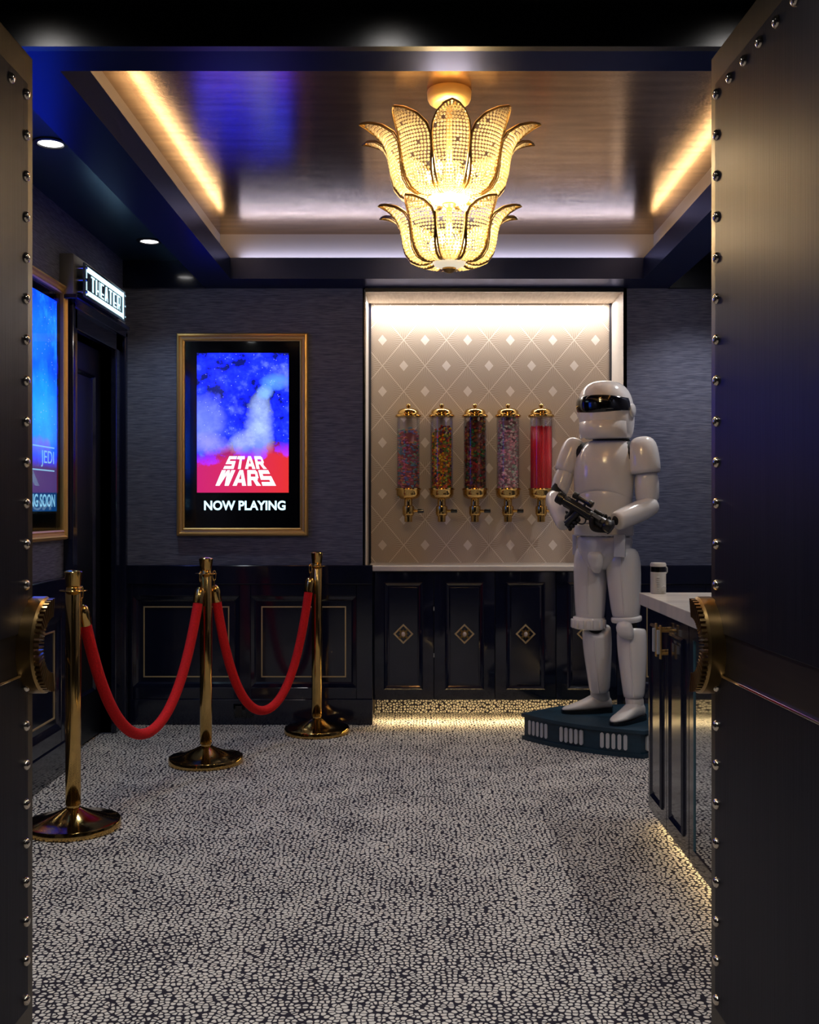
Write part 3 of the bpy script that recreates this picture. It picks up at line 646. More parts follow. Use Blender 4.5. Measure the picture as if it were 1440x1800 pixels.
# ------------------------------------------------------------------ candy dispensers
def candy_mesh(kind, z0, z1, rt):
    rnd = random.Random(kind); bm = bmesh.new()
    me = bpy.data.meshes.new('candy')
    verts = []; faces = []; cols = []
    ico = bmesh.new(); bmesh.ops.create_icosphere(ico, subdivisions=1, radius=1.0); ico.verts.ensure_lookup_table()
    iv = [v.co.copy() for v in ico.verts]; fi = [[v.index for v in f.verts] for f in ico.faces]; ico.free()
    def add(c, sx, sy, sz, rot, col):
        k = len(verts)
        for v in iv: verts.append(Vector(c)+rot @ Vector((v.x*sx, v.y*sy, v.z*sz)))
        for f in fi: faces.append([k+i for i in f]); cols.append(col)
    def rrot(): return Matrix.Rotation(rnd.uniform(0, 6.3), 3, 'Z') @ Matrix.Rotation(rnd.uniform(0, 3.1), 3, 'X')
    pal = {
     'worm': [srgb(226,120,130), srgb(104,160,190), srgb(120,180,150), srgb(200,110,150), srgb(220,150,110), srgb(120,120,190)],
     'ball': [srgb(228,150,20), srgb(230,190,30), srgb(70,130,30), srgb(200,60,20), srgb(90,40,80), srgb(230,110,30), srgb(150,170,30)],
     'gummy': [srgb(150,40,20), srgb(170,90,20), srgb(30,100,50), srgb(110,50,20), srgb(150,120,30), srgb(60,50,30), srgb(130,30,30)],
     'pillow': [srgb(226,170,182), srgb(232,210,208), srgb(170,200,180), srgb(220,150,170), srgb(200,190,190)],
     'red': [srgb(214,6,30), srgb(200,4,40), srgb(190,2,22)],
    }[kind]
    n = {'worm': 620, 'ball': 900, 'gummy': 520, 'pillow': 760}.get(kind, 0)
    if kind == 'red':
        for i in range(46):
            a = 2*PI*i/46; r = rt-0.005; zt = z1-rnd.uniform(0, 0.012)
            k = len(verts); c = Vector((r*math.cos(a), r*math.sin(a), 0)); s = 0.0048
            for z in (z0, zt):
                for q in range(6): verts.append(c+Vector((s*math.cos(q*PI/3), s*math.sin(q*PI/3), z)))
            col = rnd.choice(pal)
            for q in range(6): faces.append([k+q, k+(q+1) % 6, k+6+(q+1) % 6, k+6+q]); cols.append(col)
            faces.append([k+6+q for q in range(6)]); cols.append(col)
        for i in range(40):
            a = rnd.uniform(0, 6.3); r = rnd.uniform(0, rt-0.01)
            add((r*math.cos(a), r*math.sin(a), z1-0.008), 0.012, 0.005, 0.005, rrot(), rnd.choice(pal))
    for i in range(n):
        a = rnd.uniform(0, 2*PI); z = z0+(z1-z0)*(i+0.5)/n; 
        topn = (i > n*0.93)
        r = (rt-0.0085)*(math.sqrt(rnd.random()) if topn else rnd.uniform(0.86, 1.0))
        slope = 0.02*math.cos(a-1.0)*((z-z0)/(z1-z0))
        p = (r*math.cos(a), r*math.sin(a), z+slope)
        # pieces of one colour lie in loose clusters
        pick = rnd.choice(pal) if rnd.random() < 0.65 else pal[int((z*19+math.sin(a*1.5)*1.3)) % len(pal)]
        j = rnd.uniform(0.95, 1.5); col = (pick[0]*j, pick[1]*j, pick[2]*j, 1)
        if kind == 'ball': add(p, 0.0078, 0.0078, 0.0078, Matrix.Identity(3), col)
        elif kind == 'pillow': add(p, 0.0115, 0.0076, 0.0066, rrot(), col)
        elif kind == 'gummy': add(p, 0.0135, 0.0105, 0.009, rrot(), col)
        else:
            R = rrot(); d = R @ Vector((1, 0, 0))
            for q in (-1, 0, 1):
                add(Vector(p)+d*0.008*q+R @ Vector((0, 0, 0.003*abs(q))), 0.0072, 0.0054, 0.0054, R, col)
    # dense heart of the fill
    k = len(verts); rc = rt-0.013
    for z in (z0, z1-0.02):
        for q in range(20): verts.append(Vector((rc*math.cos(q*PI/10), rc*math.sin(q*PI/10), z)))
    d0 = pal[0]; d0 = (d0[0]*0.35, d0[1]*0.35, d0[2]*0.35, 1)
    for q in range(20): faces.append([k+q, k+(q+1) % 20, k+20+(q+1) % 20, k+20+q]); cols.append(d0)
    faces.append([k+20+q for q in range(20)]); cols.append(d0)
    me.from_pydata([tuple(v) for v in verts], [], faces); bm.free()
    at = me.attributes.new('Col', 'FLOAT_COLOR', 'FACE')
    for i, c in enumerate(cols): at.data[i].color = c
    for p in me.polygons: p.use_smooth = True
    me.materials.append(M['candy']); return me
RT = 0.068
def dispenser(x, label):
    t = thing('candy_dispenser', label, 'dispenser', (x, NB-0.095, 1.165), 'candy dispensers on the niche wall')
    # heights from the spout tip
    part(MB().lathe([(RT, 0.205), (RT, 0.635)], 40, cap=False).build('tube', 'glass', t, 180), 'clear tube')
    lid = MB().lathe([(0.0, 0.690), (0.03, 0.689), (0.055, 0.680), (0.064, 0.668), (0.066, 0.654), (0.078, 0.648), (0.080, 0.640), (0.076, 0.634), (0.066, 0.632)], 36).build('lid', 'brass', t, 40)
    MB().lathe([(0.006, 0.688), (0.008, 0.694), (0.013, 0.699), (0.015, 0.706), (0.011, 0.714), (0.0, 0.716)], 20).build('lid_knob', 'brass', lid, 60)
    MB().lathe([(0.066, 0.206), (0.078, 0.204), (0.080, 0.197), (0.074, 0.190), (0.073, 0.168), (0.066, 0.152), (0.045, 0.140), (0.026, 0.136), (0.024, 0.120)], 36).build('cup', 'brass', t, 40)
    MB().lathe([(0.025, 0.125), (0.026, 0.100), (0.034, 0.096), (0.036, 0.086), (0.036, 0.052), (0.034, 0.045), (0.030, 0.042), (0.030, 0.036), (0.024, 0.034), (0.024, 0.002), (0.020, 0.0)], 28).build('valve', 'brass', t, 40)
    h = MB().tube([(0.030, -0.01, 0.067), (0.058, -0.01, 0.067)], [0.010, 0.008], 14).build('handle_stem', 'brass', t, 40)
    part(MB().tube([(0.054, -0.01, 0.067), (0.058, -0.01, 0.067), (0.092, -0.01, 0.067), (0.094, -0.01, 0.067)], [0.008, 0.012, 0.012, 0.009], 14).build('handle_grip', 'black_gloss', h, 40), 'black handle grip')
    MB().box(-0.02, 0.02, 0.03, 0.095, 0.16, 0.19, 0.004).build('wall_bracket', 'brass', t)
    MB().box(-0.02, 0.02, 0.05, 0.095, 0.638, 0.66, 0.004).build('wall_bracket', 'brass', t)
    return t
names = ['pastel sour worms', 'orange, yellow and green candy balls', 'dark mixed gummies', 'pink and white candy pillows', 'red licorice sticks']
kinds = ['worm', 'ball', 'gummy', 'pillow', 'red']; tops = [0.555, 0.565, 0.620, 0.628, 0.580]
sD = FPX/(NB-0.095)
proto = None
for i, px in enumerate((718, 776.5, 835, 893, 951.5)):
    x = (px-735)/sD
    lab = 'brass and glass wall dispenser filled with '+names[i]
    if proto is None: proto = o = dispenser(x, lab)
    else: o = copy_tree(proto); o.location.x = x; o['label'] = lab
    f = bpy.data.objects.new('candy', candy_mesh(kinds[i], 0.152, tops[i], RT-0.004)); C.objects.link(f)
    f.location = (x, NB-0.095, 1.165); f['kind'] = 'stuff'; f['label'] = names[i]+' filling the glass tube'; f['category'] = 'candy'

# ------------------------------------------------------------------ stanchions and ropes
def stanchion(x, y, label):
    t = thing('stanchion', label, 'stanchion', (x, y, 0), 'brass rope stanchions')
    prof = [(0.178, 0.0), (0.181, 0.004), (0.181, 0.026), (0.178, 0.031), (0.165, 0.034)]
    prof += [(0.165-0.132*k, 0.034+0.046*(k**1.5)) for k in (0.2, 0.4, 0.6, 0.8, 0.93, 1.0)] + [(0.024, 0.084)]
    MB().lathe(prof, 56).build('base', 'brass', t, 35)
    MB().lathe([(0.024, 0.078), (0.024, 0.10)], 28).build('collar', 'brass', t, 40)
    MB().lathe([(0.028, 0.092), (0.0295, 0.094), (0.0295, 0.93), (0.028, 0.932)], 36).build('pole', 'brass', t, 40)
    MB().lathe([(0.027, 0.925), (0.052, 0.926), (0.053, 0.928), (0.052, 0.930), (0.027, 0.931)], 40).build('hook_ring', 'brass', t, 40)
    MB().lathe([(0.027, 0.931), (0.027, 0.937), (0.025, 0.940), (0.027, 0.944), (0.034, 0.997), (0.0345, 1.000), (0.032, 1.003), (0.018, 1.008), (0.0, 1.009)], 36).build('finial', 'brass', t, 40)
    return t
SA, SB, SC = (-1.347, 4.11), (-1.042, 5.17), (-0.563, 5.86)
stanchion(*SA, 'tall brass stanchion nearest the left studded door')
stanchion(*SB, 'middle brass stanchion holding both red ropes')
stanchion(*SC, 'farthest brass stanchion, close to the navy wainscot')
def rope(A, B, low, label, kA, kB):
    A2, B2 = Vector(A), Vector(B); d = (B2-A2).normalized()
    a = A2+d*0.056; b = B2-d*0.056
    P0 = Vector((a.x, a.y, 0.865)); P1 = Vector((b.x, b.y, 0.865)); span = (P1-P0).length
    # catenary with the given lowest height
    sag = 0.865-low; lo, hi = 0.02, 5.0
    for _ in range(60):
        c = (lo+hi)/2
        if c*(math.cosh(span/2/c)-1) > sag: lo = c
        else: hi = c
    pts = []; n = 44
    for i in range(n+1):
        u = i/n*span-span/2; pts.append(P0.lerp(P1, i/n)+Vector((0, 0, low+c*(math.cosh(u/c)-1)-0.865)))
    # even spacing
    def resample(pts, m):
        ls = [0]
        for p, q in zip(pts, pts[1:]): ls.append(ls[-1]+(q-p).length)
        out = []; k = 0
        for i in range(m+1):
            s = ls[-1]*i/m
            while k < len(ls)-2 and ls[k+1] < s: k += 1
            out.append(pts[k].lerp(pts[k+1], (s-ls[k])/max(1e-9, ls[k+1]-ls[k])))
        return out, ls[-1]
    pts, ln = resample(pts, 60)
    k = max(2, int(round(0.075/ln*60)))
    t = thing('velvet_rope', label, 'rope', ((a.x+b.x)/2, (a.y+b.y)/2, low-0.024), 'red velvet ropes')
    o = Vector(t.location); pts = [p-o for p in pts]
    part(MB().tube(pts[k-1:61-k+1], 0.0235, 18).build('rope_body', 'red_velvet', t, 180), 'red velvet rope body')
    for seq in (pts[:k+1], pts[::-1][:k+1]):
        e = (seq[0]-seq[-1]).normalized(); base = seq[-1]; L_ = 0.085
        q = [base+e*L_*s for s in (0, 0.06, 0.62, 0.8, 0.93, 1.0)]
        f = MB().tube(q, [0.0255, 0.0262, 0.0262, 0.0235, 0.016, 0.006], 20).build('ferrule', 'brass', t, 40)
        # snap hook: a stem and an oval ring over the hook ring
        tip = q[-1]; top = Vector((tip.x, tip.y, 0.938-o.z)); st_ = Vector((0, 0, 1))
        c0 = Vector(((tip.x), (tip.y), 0.915-o.z)); side = Vector((d.x, d.y, 0))
        loop = [c0+side*0.011*math.cos(g)+st_*0.024*math.sin(g) for g in [2*PI*i/18 for i in range(18)]]
        hk = MB(); hk.tube(loop, 0.0035, 8, closed=True); hk.tube([tip, c0-st_*0.024], 0.0045, 8)
        hk.build('hook', 'brass', f, 60)
rope(SA, SB, 0.258, 'red velvet rope hung between the left and middle stanchions', 0, 0)
rope(SB, SC, 0.190, 'red velvet rope hung between the middle and far stanchions', 0, 0)

# ------------------------------------------------------------------ chandelier
CX, CY = 0.115, 3.88
ch = thing('chandelier', 'two-tier gold petal chandelier with beaded glass hanging under the bronze ceiling', 'chandelier', (CX, CY, GOLD))
MB().lathe([(0.0, 0.0), (0.080, 0.0), (0.082, -0.006), (0.080, -0.030), (0.074, -0.042), (0.062, -0.050), (0.058, -0.052), (0.0, -0.053)], 48).build('canopy', 'gold_frame', ch, 35)
for a in (-0.6, 0.6): 
    MB().lathe([(0.005, 0), (0.005, -0.012), (0.0, -0.015)], 10, (0.04*math.sin(a), -0.03, -0.052)).build('screw', 'brass', ch, 40)
MB().lathe([(0.011, -0.05), (0.011, -0.62)], 16).build('stem', 'gold_frame', ch, 40)
prof = [(0.075, 0.0), (0.105, -0.012), (0.145, -0.012), (0.182, 0.004), (0.208, 0.036), (0.219, 0.078), (0.225, 0.120), (0.234, 0.160), (0.252, 0.192), (0.285, 0.218), (0.318, 0.230), (0.338, 0.230)]
halfw = [0.016, 0.026, 0.038, 0.047, 0.055, 0.061, 0.066, 0.068, 0.064, 0.048, 0.024, 0.001]
def sample(arr, s):
    s = max(0, min(len(arr)-1.0001, s)); i = int(s); f = s-i
    a, b = arr[i], arr[i+1]
    return tuple(x+(y-x)*f for x, y in zip(a, b)) if isinstance(a, tuple) else a+(b-a)*f
# arc length table
al = [0]
for p, q in zip(prof, prof[1:]): al.append(al[-1]+math.dist(p, q))
def at_len(s):
    for i in range(len(al)-1):
        if al[i+1] >= s: return i+(s-al[i])/(al[i+1]-al[i])
    return len(al)-1.0001
def petal_meshes(k, smax=11.0):
    """petal along +X; k scales it"""
    fr = MB()
    def surf(s, c):
        r, z = sample(prof, s); w_ = sample(halfw, s)
        y = w_*c; bow = 0.30*w_*(c*c)          # edges lie a little inwards, like a cupped petal
        return Vector(((r-bow)*k, y*k, z*k))
    ss = [i*smax/40 for i in range(41)]
    left = [surf(s, -1) for s in ss]; right = [surf(s, 1) for s in ss]
    for e in (left, right):
        fr.tube(e, 0.0042, 6)
        fr.tube([p+Vector((0.006, 0, -0.004)) for p in e], 0.0022, 5)
    fme = fr.build('petal_frame', 'bronze', None, 60)
    bm = MB(); L_ = al[-1]*k; row = 0.0125; n = int(L_/row)
    rnd = random.Random(3)
    for i in range(1, n-1):
        s = at_len((i+0.3)*row/k)
        if s > smax: continue
        w_ = sample(halfw, s)*k
        m_ = int(2*w_/0.0115)
        if m_ < 1: continue
        for j in range(m_):
            if rnd.random() < 0.03: continue
            c = (j+0.5)/m_*2-1
            p = surf(s, c*0.95); rr = 0.0056*rnd.uniform(0.85, 1.1)
            bmesh.ops.create_icosphere(bm.bm, subdivisions=1, radius=rr, matrix=Matrix.Translation(p))
    bme = bm.build('bead_strands', 'bead', None, 180)
    return fme, bme
def bulb_light(loc, e):
    d = bpy.data.lights.new('chandelier_lamp', 'POINT'); d.energy = e; d.color = (1.0, 0.74, 0.40); d.shadow_soft_size = 0.035
    o = bpy.data.objects.new('chandelier_lamp', d); o.location = loc; C.objects.link(o)
for ti, (k, zz, ph) in enumerate(((1.0, 2.398-GOLD, -PI/2), (0.79, 2.160-GOLD, -PI/2))):
    f0, b0_ = petal_meshes(k)
    for i in range(10):
        a = ph+2*PI*i/10
        if i == 0 and ti == 1: f, b_ = petal_meshes(k, 7.4)      # the front petal of the lower tier is cut short under the bowl
        elif i == ti: f, b_ = f0, b0_
        else:
            f = f0.copy(); C.objects.link(f); b_ = b0_.copy(); C.objects.link(b_)
        f.parent = ch; f.location = (0, 0, zz); f.rotation_euler = (0, 0, a); b_.parent = f; b_['kind'] = 'stuff'
    bw = MB().lathe([(0.078*k, 0.004), (0.079*k, -0.004), (0.070*k, -0.016), (0.045*k, -0.025), (0.0, -0.028)], 36, (0, 0, zz), cap=False).build('glass_bowl', 'bowl', ch, 60)
    MB().lathe([(0.0, -0.024), (0.026, -0.026), (0.026, -0.032), (0.016, -0.040), (0.006, -0.044), (0.0, -0.045)], 24, (0, 0, zz)).build('finial', 'bronze', ch, 50)
    for i in range(4):
        a = PI/4+i*PI/2+0.3; r = 0.085*k; px, py, pz = r*math.cos(a), r*math.sin(a), zz+0.085*k
        MB().tube([(0, 0, zz+0.02), (px*0.7, py*0.7, zz+0.02), (px, py, zz+0.035), (px, py, pz-0.022)], 0.006, 8).build('lamp_arm', 'gold_frame', ch, 60)
        MB().lathe([(0.006, -0.022), (0.012, -0.010), (0.014, 0.003), (0.009, 0.016), (0.002, 0.026)], 14, (px, py, pz)).build('bulb', 'bulb', ch, 180)
        bulb_light((CX+px, CY+py, GOLD+pz+0.045), 5.2 if ti == 0 else 4.5)

# ------------------------------------------------------------------ studded entrance doors
stud_src = None
def stud(parent, loc, side):
    global stud_src
    if stud_src is None:
        stud_src = MB().lathe([(0.0125, 0.0), (0.0122, 0.003), (0.0100, 0.0068), (0.0060, 0.0092), (0.0, 0.0100)], 14).build('stud', 'nickel', parent, 60)
        o = stud_src
    else:
        o = stud_src.copy(); C.objects.link(o); o.parent = parent
    o.location = loc; o.rotation_euler = (0, PI/2*side, 0)
def entrance_door(name, x, yaw, side, label):
    """side +1: its studded face looks to +X. local: Y from the free edge (0) back to the hinge (-), X out of the face"""
    root = bpy.data.objects.new(name, None); C.objects.link(root); root.location = (x, 2.467, 0); root.rotation_euler = (0, 0, yaw)
    struct(root, label); sd = side; Wd = 0.92
    def bx(m, a, b, y0, y1, z0, z1, bev=0.0): m.box(min(a*sd, b*sd), max(a*sd, b*sd), y0, y1, z0, z1, bev)
    m = MB(); bx(m, -0.05, 0.0, -Wd, 0, 0.012, 2.302, 0.003); m.build('leaf', 'door_border', root)
    m = MB(); bx(m, 0.0, 0.006, -Wd+0.046, -0.046, 0.966, 2.226, 0.0015); m.build('upper_plate', 'door_metal', root)
    m = MB(); bx(m, 0.0, 0.006, -Wd+0.046, -0.046, 0.10, 0.873, 0.0015); m.build('lower_plate', 'door_metal', root)
    m = MB(); bx(m, 0.0, 0.002, -Wd+0.002, -0.002, 0.873, 0.966); m.build('band', 'door_band', root)
    m = MB(); bx(m, 0.0, 0.008, -Wd+0.046, -0.046, 0.868, 0.874, 0.001); m.build('band_bead', 'nickel', root)
    zs = [2.196-0.0935*i for i in range(14)]
    zs += [0.842-0.0895*i for i in range(9)]
    for z in zs:
        stud(root, (0.006*sd, -0.062, z), sd)
    for i in range(1, 9): stud(root, (0.006*sd, -0.062-0.0895*i, 2.196), sd)
    # fluted half-ring pull whose straight ends lie on the free edge
    zc, r0, r1, th = 0.930, 0.066, 0.113, 0.043
    n = 36; rings = []
    for i in range(n+1):
        a = -PI/2+PI*i/n; c_, s_ = -math.cos(a), math.sin(a)
        rings.append([(0.002*sd, r0*c_, zc+r0*s_), (th*0.86*sd, r0*c_, zc+r0*s_), (th*0.95*sd, (r1-0.006)*c_, zc+(r1-0.006)*s_), (th*0.80*sd, r1*c_, zc+r1*s_), (0.002*sd, r1*c_, zc+r1*s_)])
    h = MB().loft(rings).build('pull_handle', 'bronze', root, 40); part(h, 'fluted bronze half-ring pull handle')
    for i in range(26):
        a = -PI/2+PI*(i+0.5)/26; da = PI/26*0.24; q = []
        for r, hh in ((r0-0.001, 0.84), (r1-0.004, 0.93)):
            for aa in (a-da, a+da): q.append((r, aa, hh))
        def pt(r, aa, hx): return (hx*sd, -r*math.cos(aa), zc+r*math.sin(aa))
        lo = [pt(q[0][0], q[0][1], th*0.84), pt(q[1][0], q[1][1], th*0.84), pt(q[3][0], q[3][1], th*0.93), pt(q[2][0], q[2][1], th*0.93)]
        hi = [pt(q[0][0], q[0][1], th*0.84+0.013), pt(q[1][0], q[1][1], th*0.84+0.013), pt(q[3][0], q[3][1], th*0.93+0.013), pt(q[2][0], q[2][1], th*0.93+0.013)]
        MB().loft([lo, hi]).build('rib', 'bronze', h)
    return root
entrance_door('door_1', -0.903, 0.0, 1, 'open left studded metal entrance door')
entrance_door('door_2', 0.687, math.radians(2.4), -1, 'open right studded metal entrance door')

# ------------------------------------------------------------------ right counter
KX, KF, KN = 0.914, 4.176, 2.75          # face, far end, near end
tag(MB().box(0.880, XR, KN, KF+0.012, 0.866, 0.914, 0.003).build('stone_countertop', 'stone'), 'white veined stone countertop on the navy counter at right', 'countertop')
ct = thing('counter_cabinet', 'navy lacquered counter cabinet with paired bar pulls in front of the statue base', 'cabinet', (KX, 3.86, 0.06))
MB().box(0.02, XR-KX-0.003, 3.548-3.86, KF-3.86, 0.0, 0.804).build('body', 'navy', ct)
for y0, y1, hy in ((3.872, 4.174, 3.902), (3.552, 3.868, 3.832)):
    d = MB().box(0.0, 0.020, y0-3.86, y1-3.86, 0.002, 0.800, 0.002).build('door', 'navy', ct)
    MB().frame(y0-3.86+0.06, y1-3.86-0.06, 0.062, 0.740, 0.022, [(0, 0), (0, -0.004), (0.35, -0.010), (0.7, -0.004), (1, 0)], lambda p, q, r: (r, p, q)).build('panel_moulding', 'navy', d)
    MB().box(-0.004, 0.0, y0-3.86+0.092, y1-3.86-0.092, 0.094, 0.708, 0.001).build('raised_panel', 'navy', d)
    yy = hy-3.86; z0, z1 = 0.640, 0.763
    h = MB()
    for z in (z0+0.02, z1-0.02): h.tube([(0, yy, z), (-0.030, yy, z)], 0.006, 10)
    h.box(-0.034, -0.028, yy-0.009, yy+0.009, z0, z1, 0.001)
    h = h.build('bar_pull', 'gold_frame', d, 40)
    part(MB().box(-0.044, -0.034, yy-0.007, yy+0.007, z0+0.018, z1-0.018, 0.001).build('pull_inlay', 'slot_white', h), 'white inlay on the pull')
bc = thing('beverage_cooler', 'glass fronted beverage cooler in the navy counter beside right studded door', 'cooler', (KX, 3.15, 0.06))
MB().box(0.03, XR-KX, KN-3.15, 3.546-3.15, 0.0, 0.804).build('body', 'navy_dark', bc)
fr = MB().frame(KN-3.15+0.002, 3.546-3.15-0.002, 0.002, 0.800, 0.05, [(0, 0.03), (0, 0.0), (1, 0.0), (1, 0.03)], lambda a, b, h: (h, a, b)).build('door_frame', 'navy', bc)
MB().box(0.004, 0.010, KN-3.15+0.04, 3.546-3.15-0.04, 0.045, 0.757).build('glass_door', pbr('mirror_glass', (0.55, 0.6, 0.64, 1), 0.03, 1.0), bc)
MB().box(0.0, 0.004, 3.546-3.15-0.056, 3.546-3.15-0.05, 0.05, 0.75).build('glass_edge', pbr('glass_edge', srgb(70, 105, 118), 0.1), bc)
struct(MB().box(1.12, XR, KN, KF-0.05, 0.0, 0.06).build('baseboard_counter', 'carpet'))
# canister on the counter's far edge
cn = thing('canister', 'pale grey canister with dark band on the far end of stone countertop', 'canister', (0.945, 4.14, 0.914))
MB().lathe([(0.028, 0.0), (0.030, 0.002), (0.030, 0.084), (0.029, 0.085)], 28).build('body', 'canister', cn, 40)
part(MB().lathe([(0.0292, 0.085), (0.0292, 0.106)], 28).build('band', 'black_gloss', cn, 40), 'dark band')
MB().lathe([(0.0292, 0.106), (0.031, 0.107), (0.031, 0.116), (0.028, 0.121), (0.0, 0.122)], 28).build('lid', 'canister', cn, 40)
for i in range(7): MB().box(-0.014, -0.001, -0.033, -0.025, 0.012+i*0.0085, 0.017+i*0.0085, 0.001).build('rib', 'canister', cn)
MB().tube([(0.014, -0.022, 0.022), (0.014, -0.036, 0.022)], [0.011, 0.009], 16).build('knob', 'canister', cn, 40)
MB().tube([(0.030, 0, 0.106), (0.035, 0, 0.10), (0.035, 0, 0.085), (0.030, 0, 0.078)], 0.0025, 6).build('strap_loop', 'canister', cn)

# ------------------------------------------------------------------ plinth of the statue
PT = 0.140
A_ = Vector((0.565, 5.69)); B_ = Vector((1.120, 5.245)); D_ = Vector((0.80, 5.90)); ch_ = (B_-A_); nrm = Vector((ch_.y, -ch_.x)).normalized()
Cc = B_+(D_-A_)*1.35+Vector((0.06, 0.03)); Cs = B_+Vector((0.17, 0.11))
def outline(off):
    pts = []
    for i in range(25):
        f = i/24; p = A_.lerp(B_, f)+nrm*(0.060*4*f*(1-f)); pts.append(p)
    pts += [Cs, Vector((1.42, 5.62)), Vector((1.30, 5.97)), D_]
    c = sum(pts, Vector((0, 0)))/len(pts)
    return [p+(p-c).normalized()*off for p in pts]
tp = thing('display_plinth', 'low teal plinth with pale slots under the white statue', 'plinth', (0.95, 5.6, 0))
O = Vector((0.95, 5.6, 0))
def slab(name, off, z0, z1, mat='teal'):
    o = outline(off); return MB().loft([[(p.x-O.x, p.y-O.y, z) for p in o] for z in (z0, z1)]).build(name, mat, tp)
slab('body', -0.012, 0.0, PT-0.012); slab('base_moulding', 0.004, 0.0, 0.022); slab('top_board', 0.008, PT-0.018, PT)
def front_pt(f):
    p = A_.lerp(B_, f)+nrm*(0.060*4*f*(1-f)); q = A_.lerp(B_, f+0.01)+nrm*(0.060*4*(f+0.01)*(1-f-0.01)); t_ = (q-p).normalized(); return p, t_
def slot(p, t_):
    n_ = Vector((t_.y, -t_.x)); hw, z0, z1 = 0.0095, 0.034, 0.112; pts = []
    for i in range(9): a = PI*i/8; pts.append((hw*math.cos(a), z1-hw+hw*math.sin(a)))
    for i in range(9): a = PI+PI*i/8; pts.append((hw*math.cos(a), z0+hw+hw*math.sin(a)))
    rings = [[(p.x+t_.x*u+n_.x*d-O.x, p.y+t_.y*u+n_.y*d-O.y, z) for u, z in pts] for d in (-0.022, -0.001)]
    MB().loft(rings).build('slot', 'slot_white', tp)
for g0 in (0.075, 0.385, 0.715):
    for i in range(5): slot(*front_pt(g0+i*0.042))
t_ = (Cs-B_).normalized()
for i in range(5): slot(B_+t_*(0.04+0.03*i), t_)

# ------------------------------------------------------------------ white armoured statue (a plain guard figure)
FY = 5.60
def W(zx, zy, dy=0.0):
    px = 860+zx/2.571; py = 640+zy/2.571; s = FPX/(FY+dy)
    return Vector(((px-735)/s, FY+dy, 1.25-(py-893)/s))
fw = Vector((-0.42, -0.907, 0)).normalized(); rt_ = Vector((0.907, -0.42, 0)); UP = Vector((0, 0, 1))
stat = thing('statue', 'life-size white armoured guard statue standing on the teal plinth', 'statue', (0.97, FY, PT))
SO = Vector(stat.location)
def ring(c, ax, ay, rx, ry, e=2.3, n=28, fn=None):
    out = []
    for i in range(n):
        a = 2*PI*i/n; ca, sa = math.cos(a), math.sin(a)
        p = c-SO+ax*rx*math.copysign(abs(ca)**(2/e), ca)+ay*ry*math.copysign(abs(sa)**(2/e), sa)
        if fn: p = p+fn(ca, sa)
        out.append(p)
    return out
def shell(name, rings, mat='white_armor', cap0=True, cap1=True, sub=1, solid=0.0, sm=180):
    o = MB().loft(rings, True, cap0, cap1).build(name, mat, stat, sm)
    if solid: md = o.modifiers.new('thick', 'SOLIDIFY'); md.thickness = solid; md.offset = 1
    if sub: md = o.modifiers.new('smooth', 'SUBSURF'); md.levels = sub; md.render_levels = sub
    return o
def limb(name, p0, p1, prof, mat='white_armor', side=None, e=2.2, n=24, cap=True, sub=1, solid=0.0):
    """prof: (t, rx, ry) along p0-p1"""
    ax = (p1-p0).normalized(); s_ = side or rt_
    sx = (s_-ax*s_.dot(ax)).normalized(); sy = ax.cross(sx)
    return shell(name, [ring(p0.lerp(p1, t), sx, sy, rx, ry, e, n) for t, rx, ry in prof], mat, cap, cap, sub, solid)
# joints
neck = W(553, 335); sternum = W(523, 440); waist = W(516, 690); pelv = W(525, 830)
shL, elL, wrL = W(372, 395, 0.08), W(300, 590, 0.02), W(352, 712, -0.17)
shR, elR, wrR = W(700, 400, -0.08), W(722, 640, -0.09), W(560, 712, -0.25)
hipL, knL, anL = W(455, 870, 0.05), W(480, 1190, 0.05), W(502, 1500, 0.12)
hipR, knR, anR = W(598, 880, -0.04), W(632, 1190, -0.07), W(655, 1535, -0.10)
# the black suit: one continuous body
bm = bmesh.new(); sk = bm.verts.layers.skin.verify()
def bv(p, r):
    v = bm.verts.new(p-SO); v[sk].radius = (r, r*0.85); return v
vp = bv(pelv, 0.125); vp[sk].use_root = True
vw = bv(waist, 0.098); vc = bv(sternum, 0.118); vn = bv(neck, 0.070); vh = bv(neck+UP*0.08, 0.06)
for a, b in ((vp, vw), (vw, vc), (vc, vn), (vn, vh)): bm.edges.new((a, b))
def chain(start, pts):
    v = start
    for p, r in pts:
        q = bv(p, r); bm.edges.new((v, q)); v = q
chain(vc, [(shL, 0.060), (elL, 0.044), (wrL, 0.034)])
chain(vc, [(shR, 0.060), (elR, 0.044), (wrR, 0.034)])
chain(vp, [(hipL, 0.080), (hipL.lerp(knL, 0.5), 0.068), (knL, 0.052), (knL.lerp(anL, 0.4), 0.050), (anL, 0.036)])
chain(vp, [(hipR, 0.080), (hipR.lerp(knR, 0.5), 0.068), (knR, 0.052), (knR.lerp(anR, 0.4), 0.050), (anR, 0.036)])
me = bpy.data.meshes.new('body'); bm.to_mesh(me); bm.free()
body = bpy.data.objects.new('body', me); C.objects.link(body); body.parent = stat; me.materials.append(M['black_suit'])
md = body.modifiers.new('skin', 'SKIN'); md.use_smooth_shade = True
md = body.modifiers.new('smooth', 'SUBSURF'); md.levels = 2; md.render_levels = 2
part(body, 'black body suit')
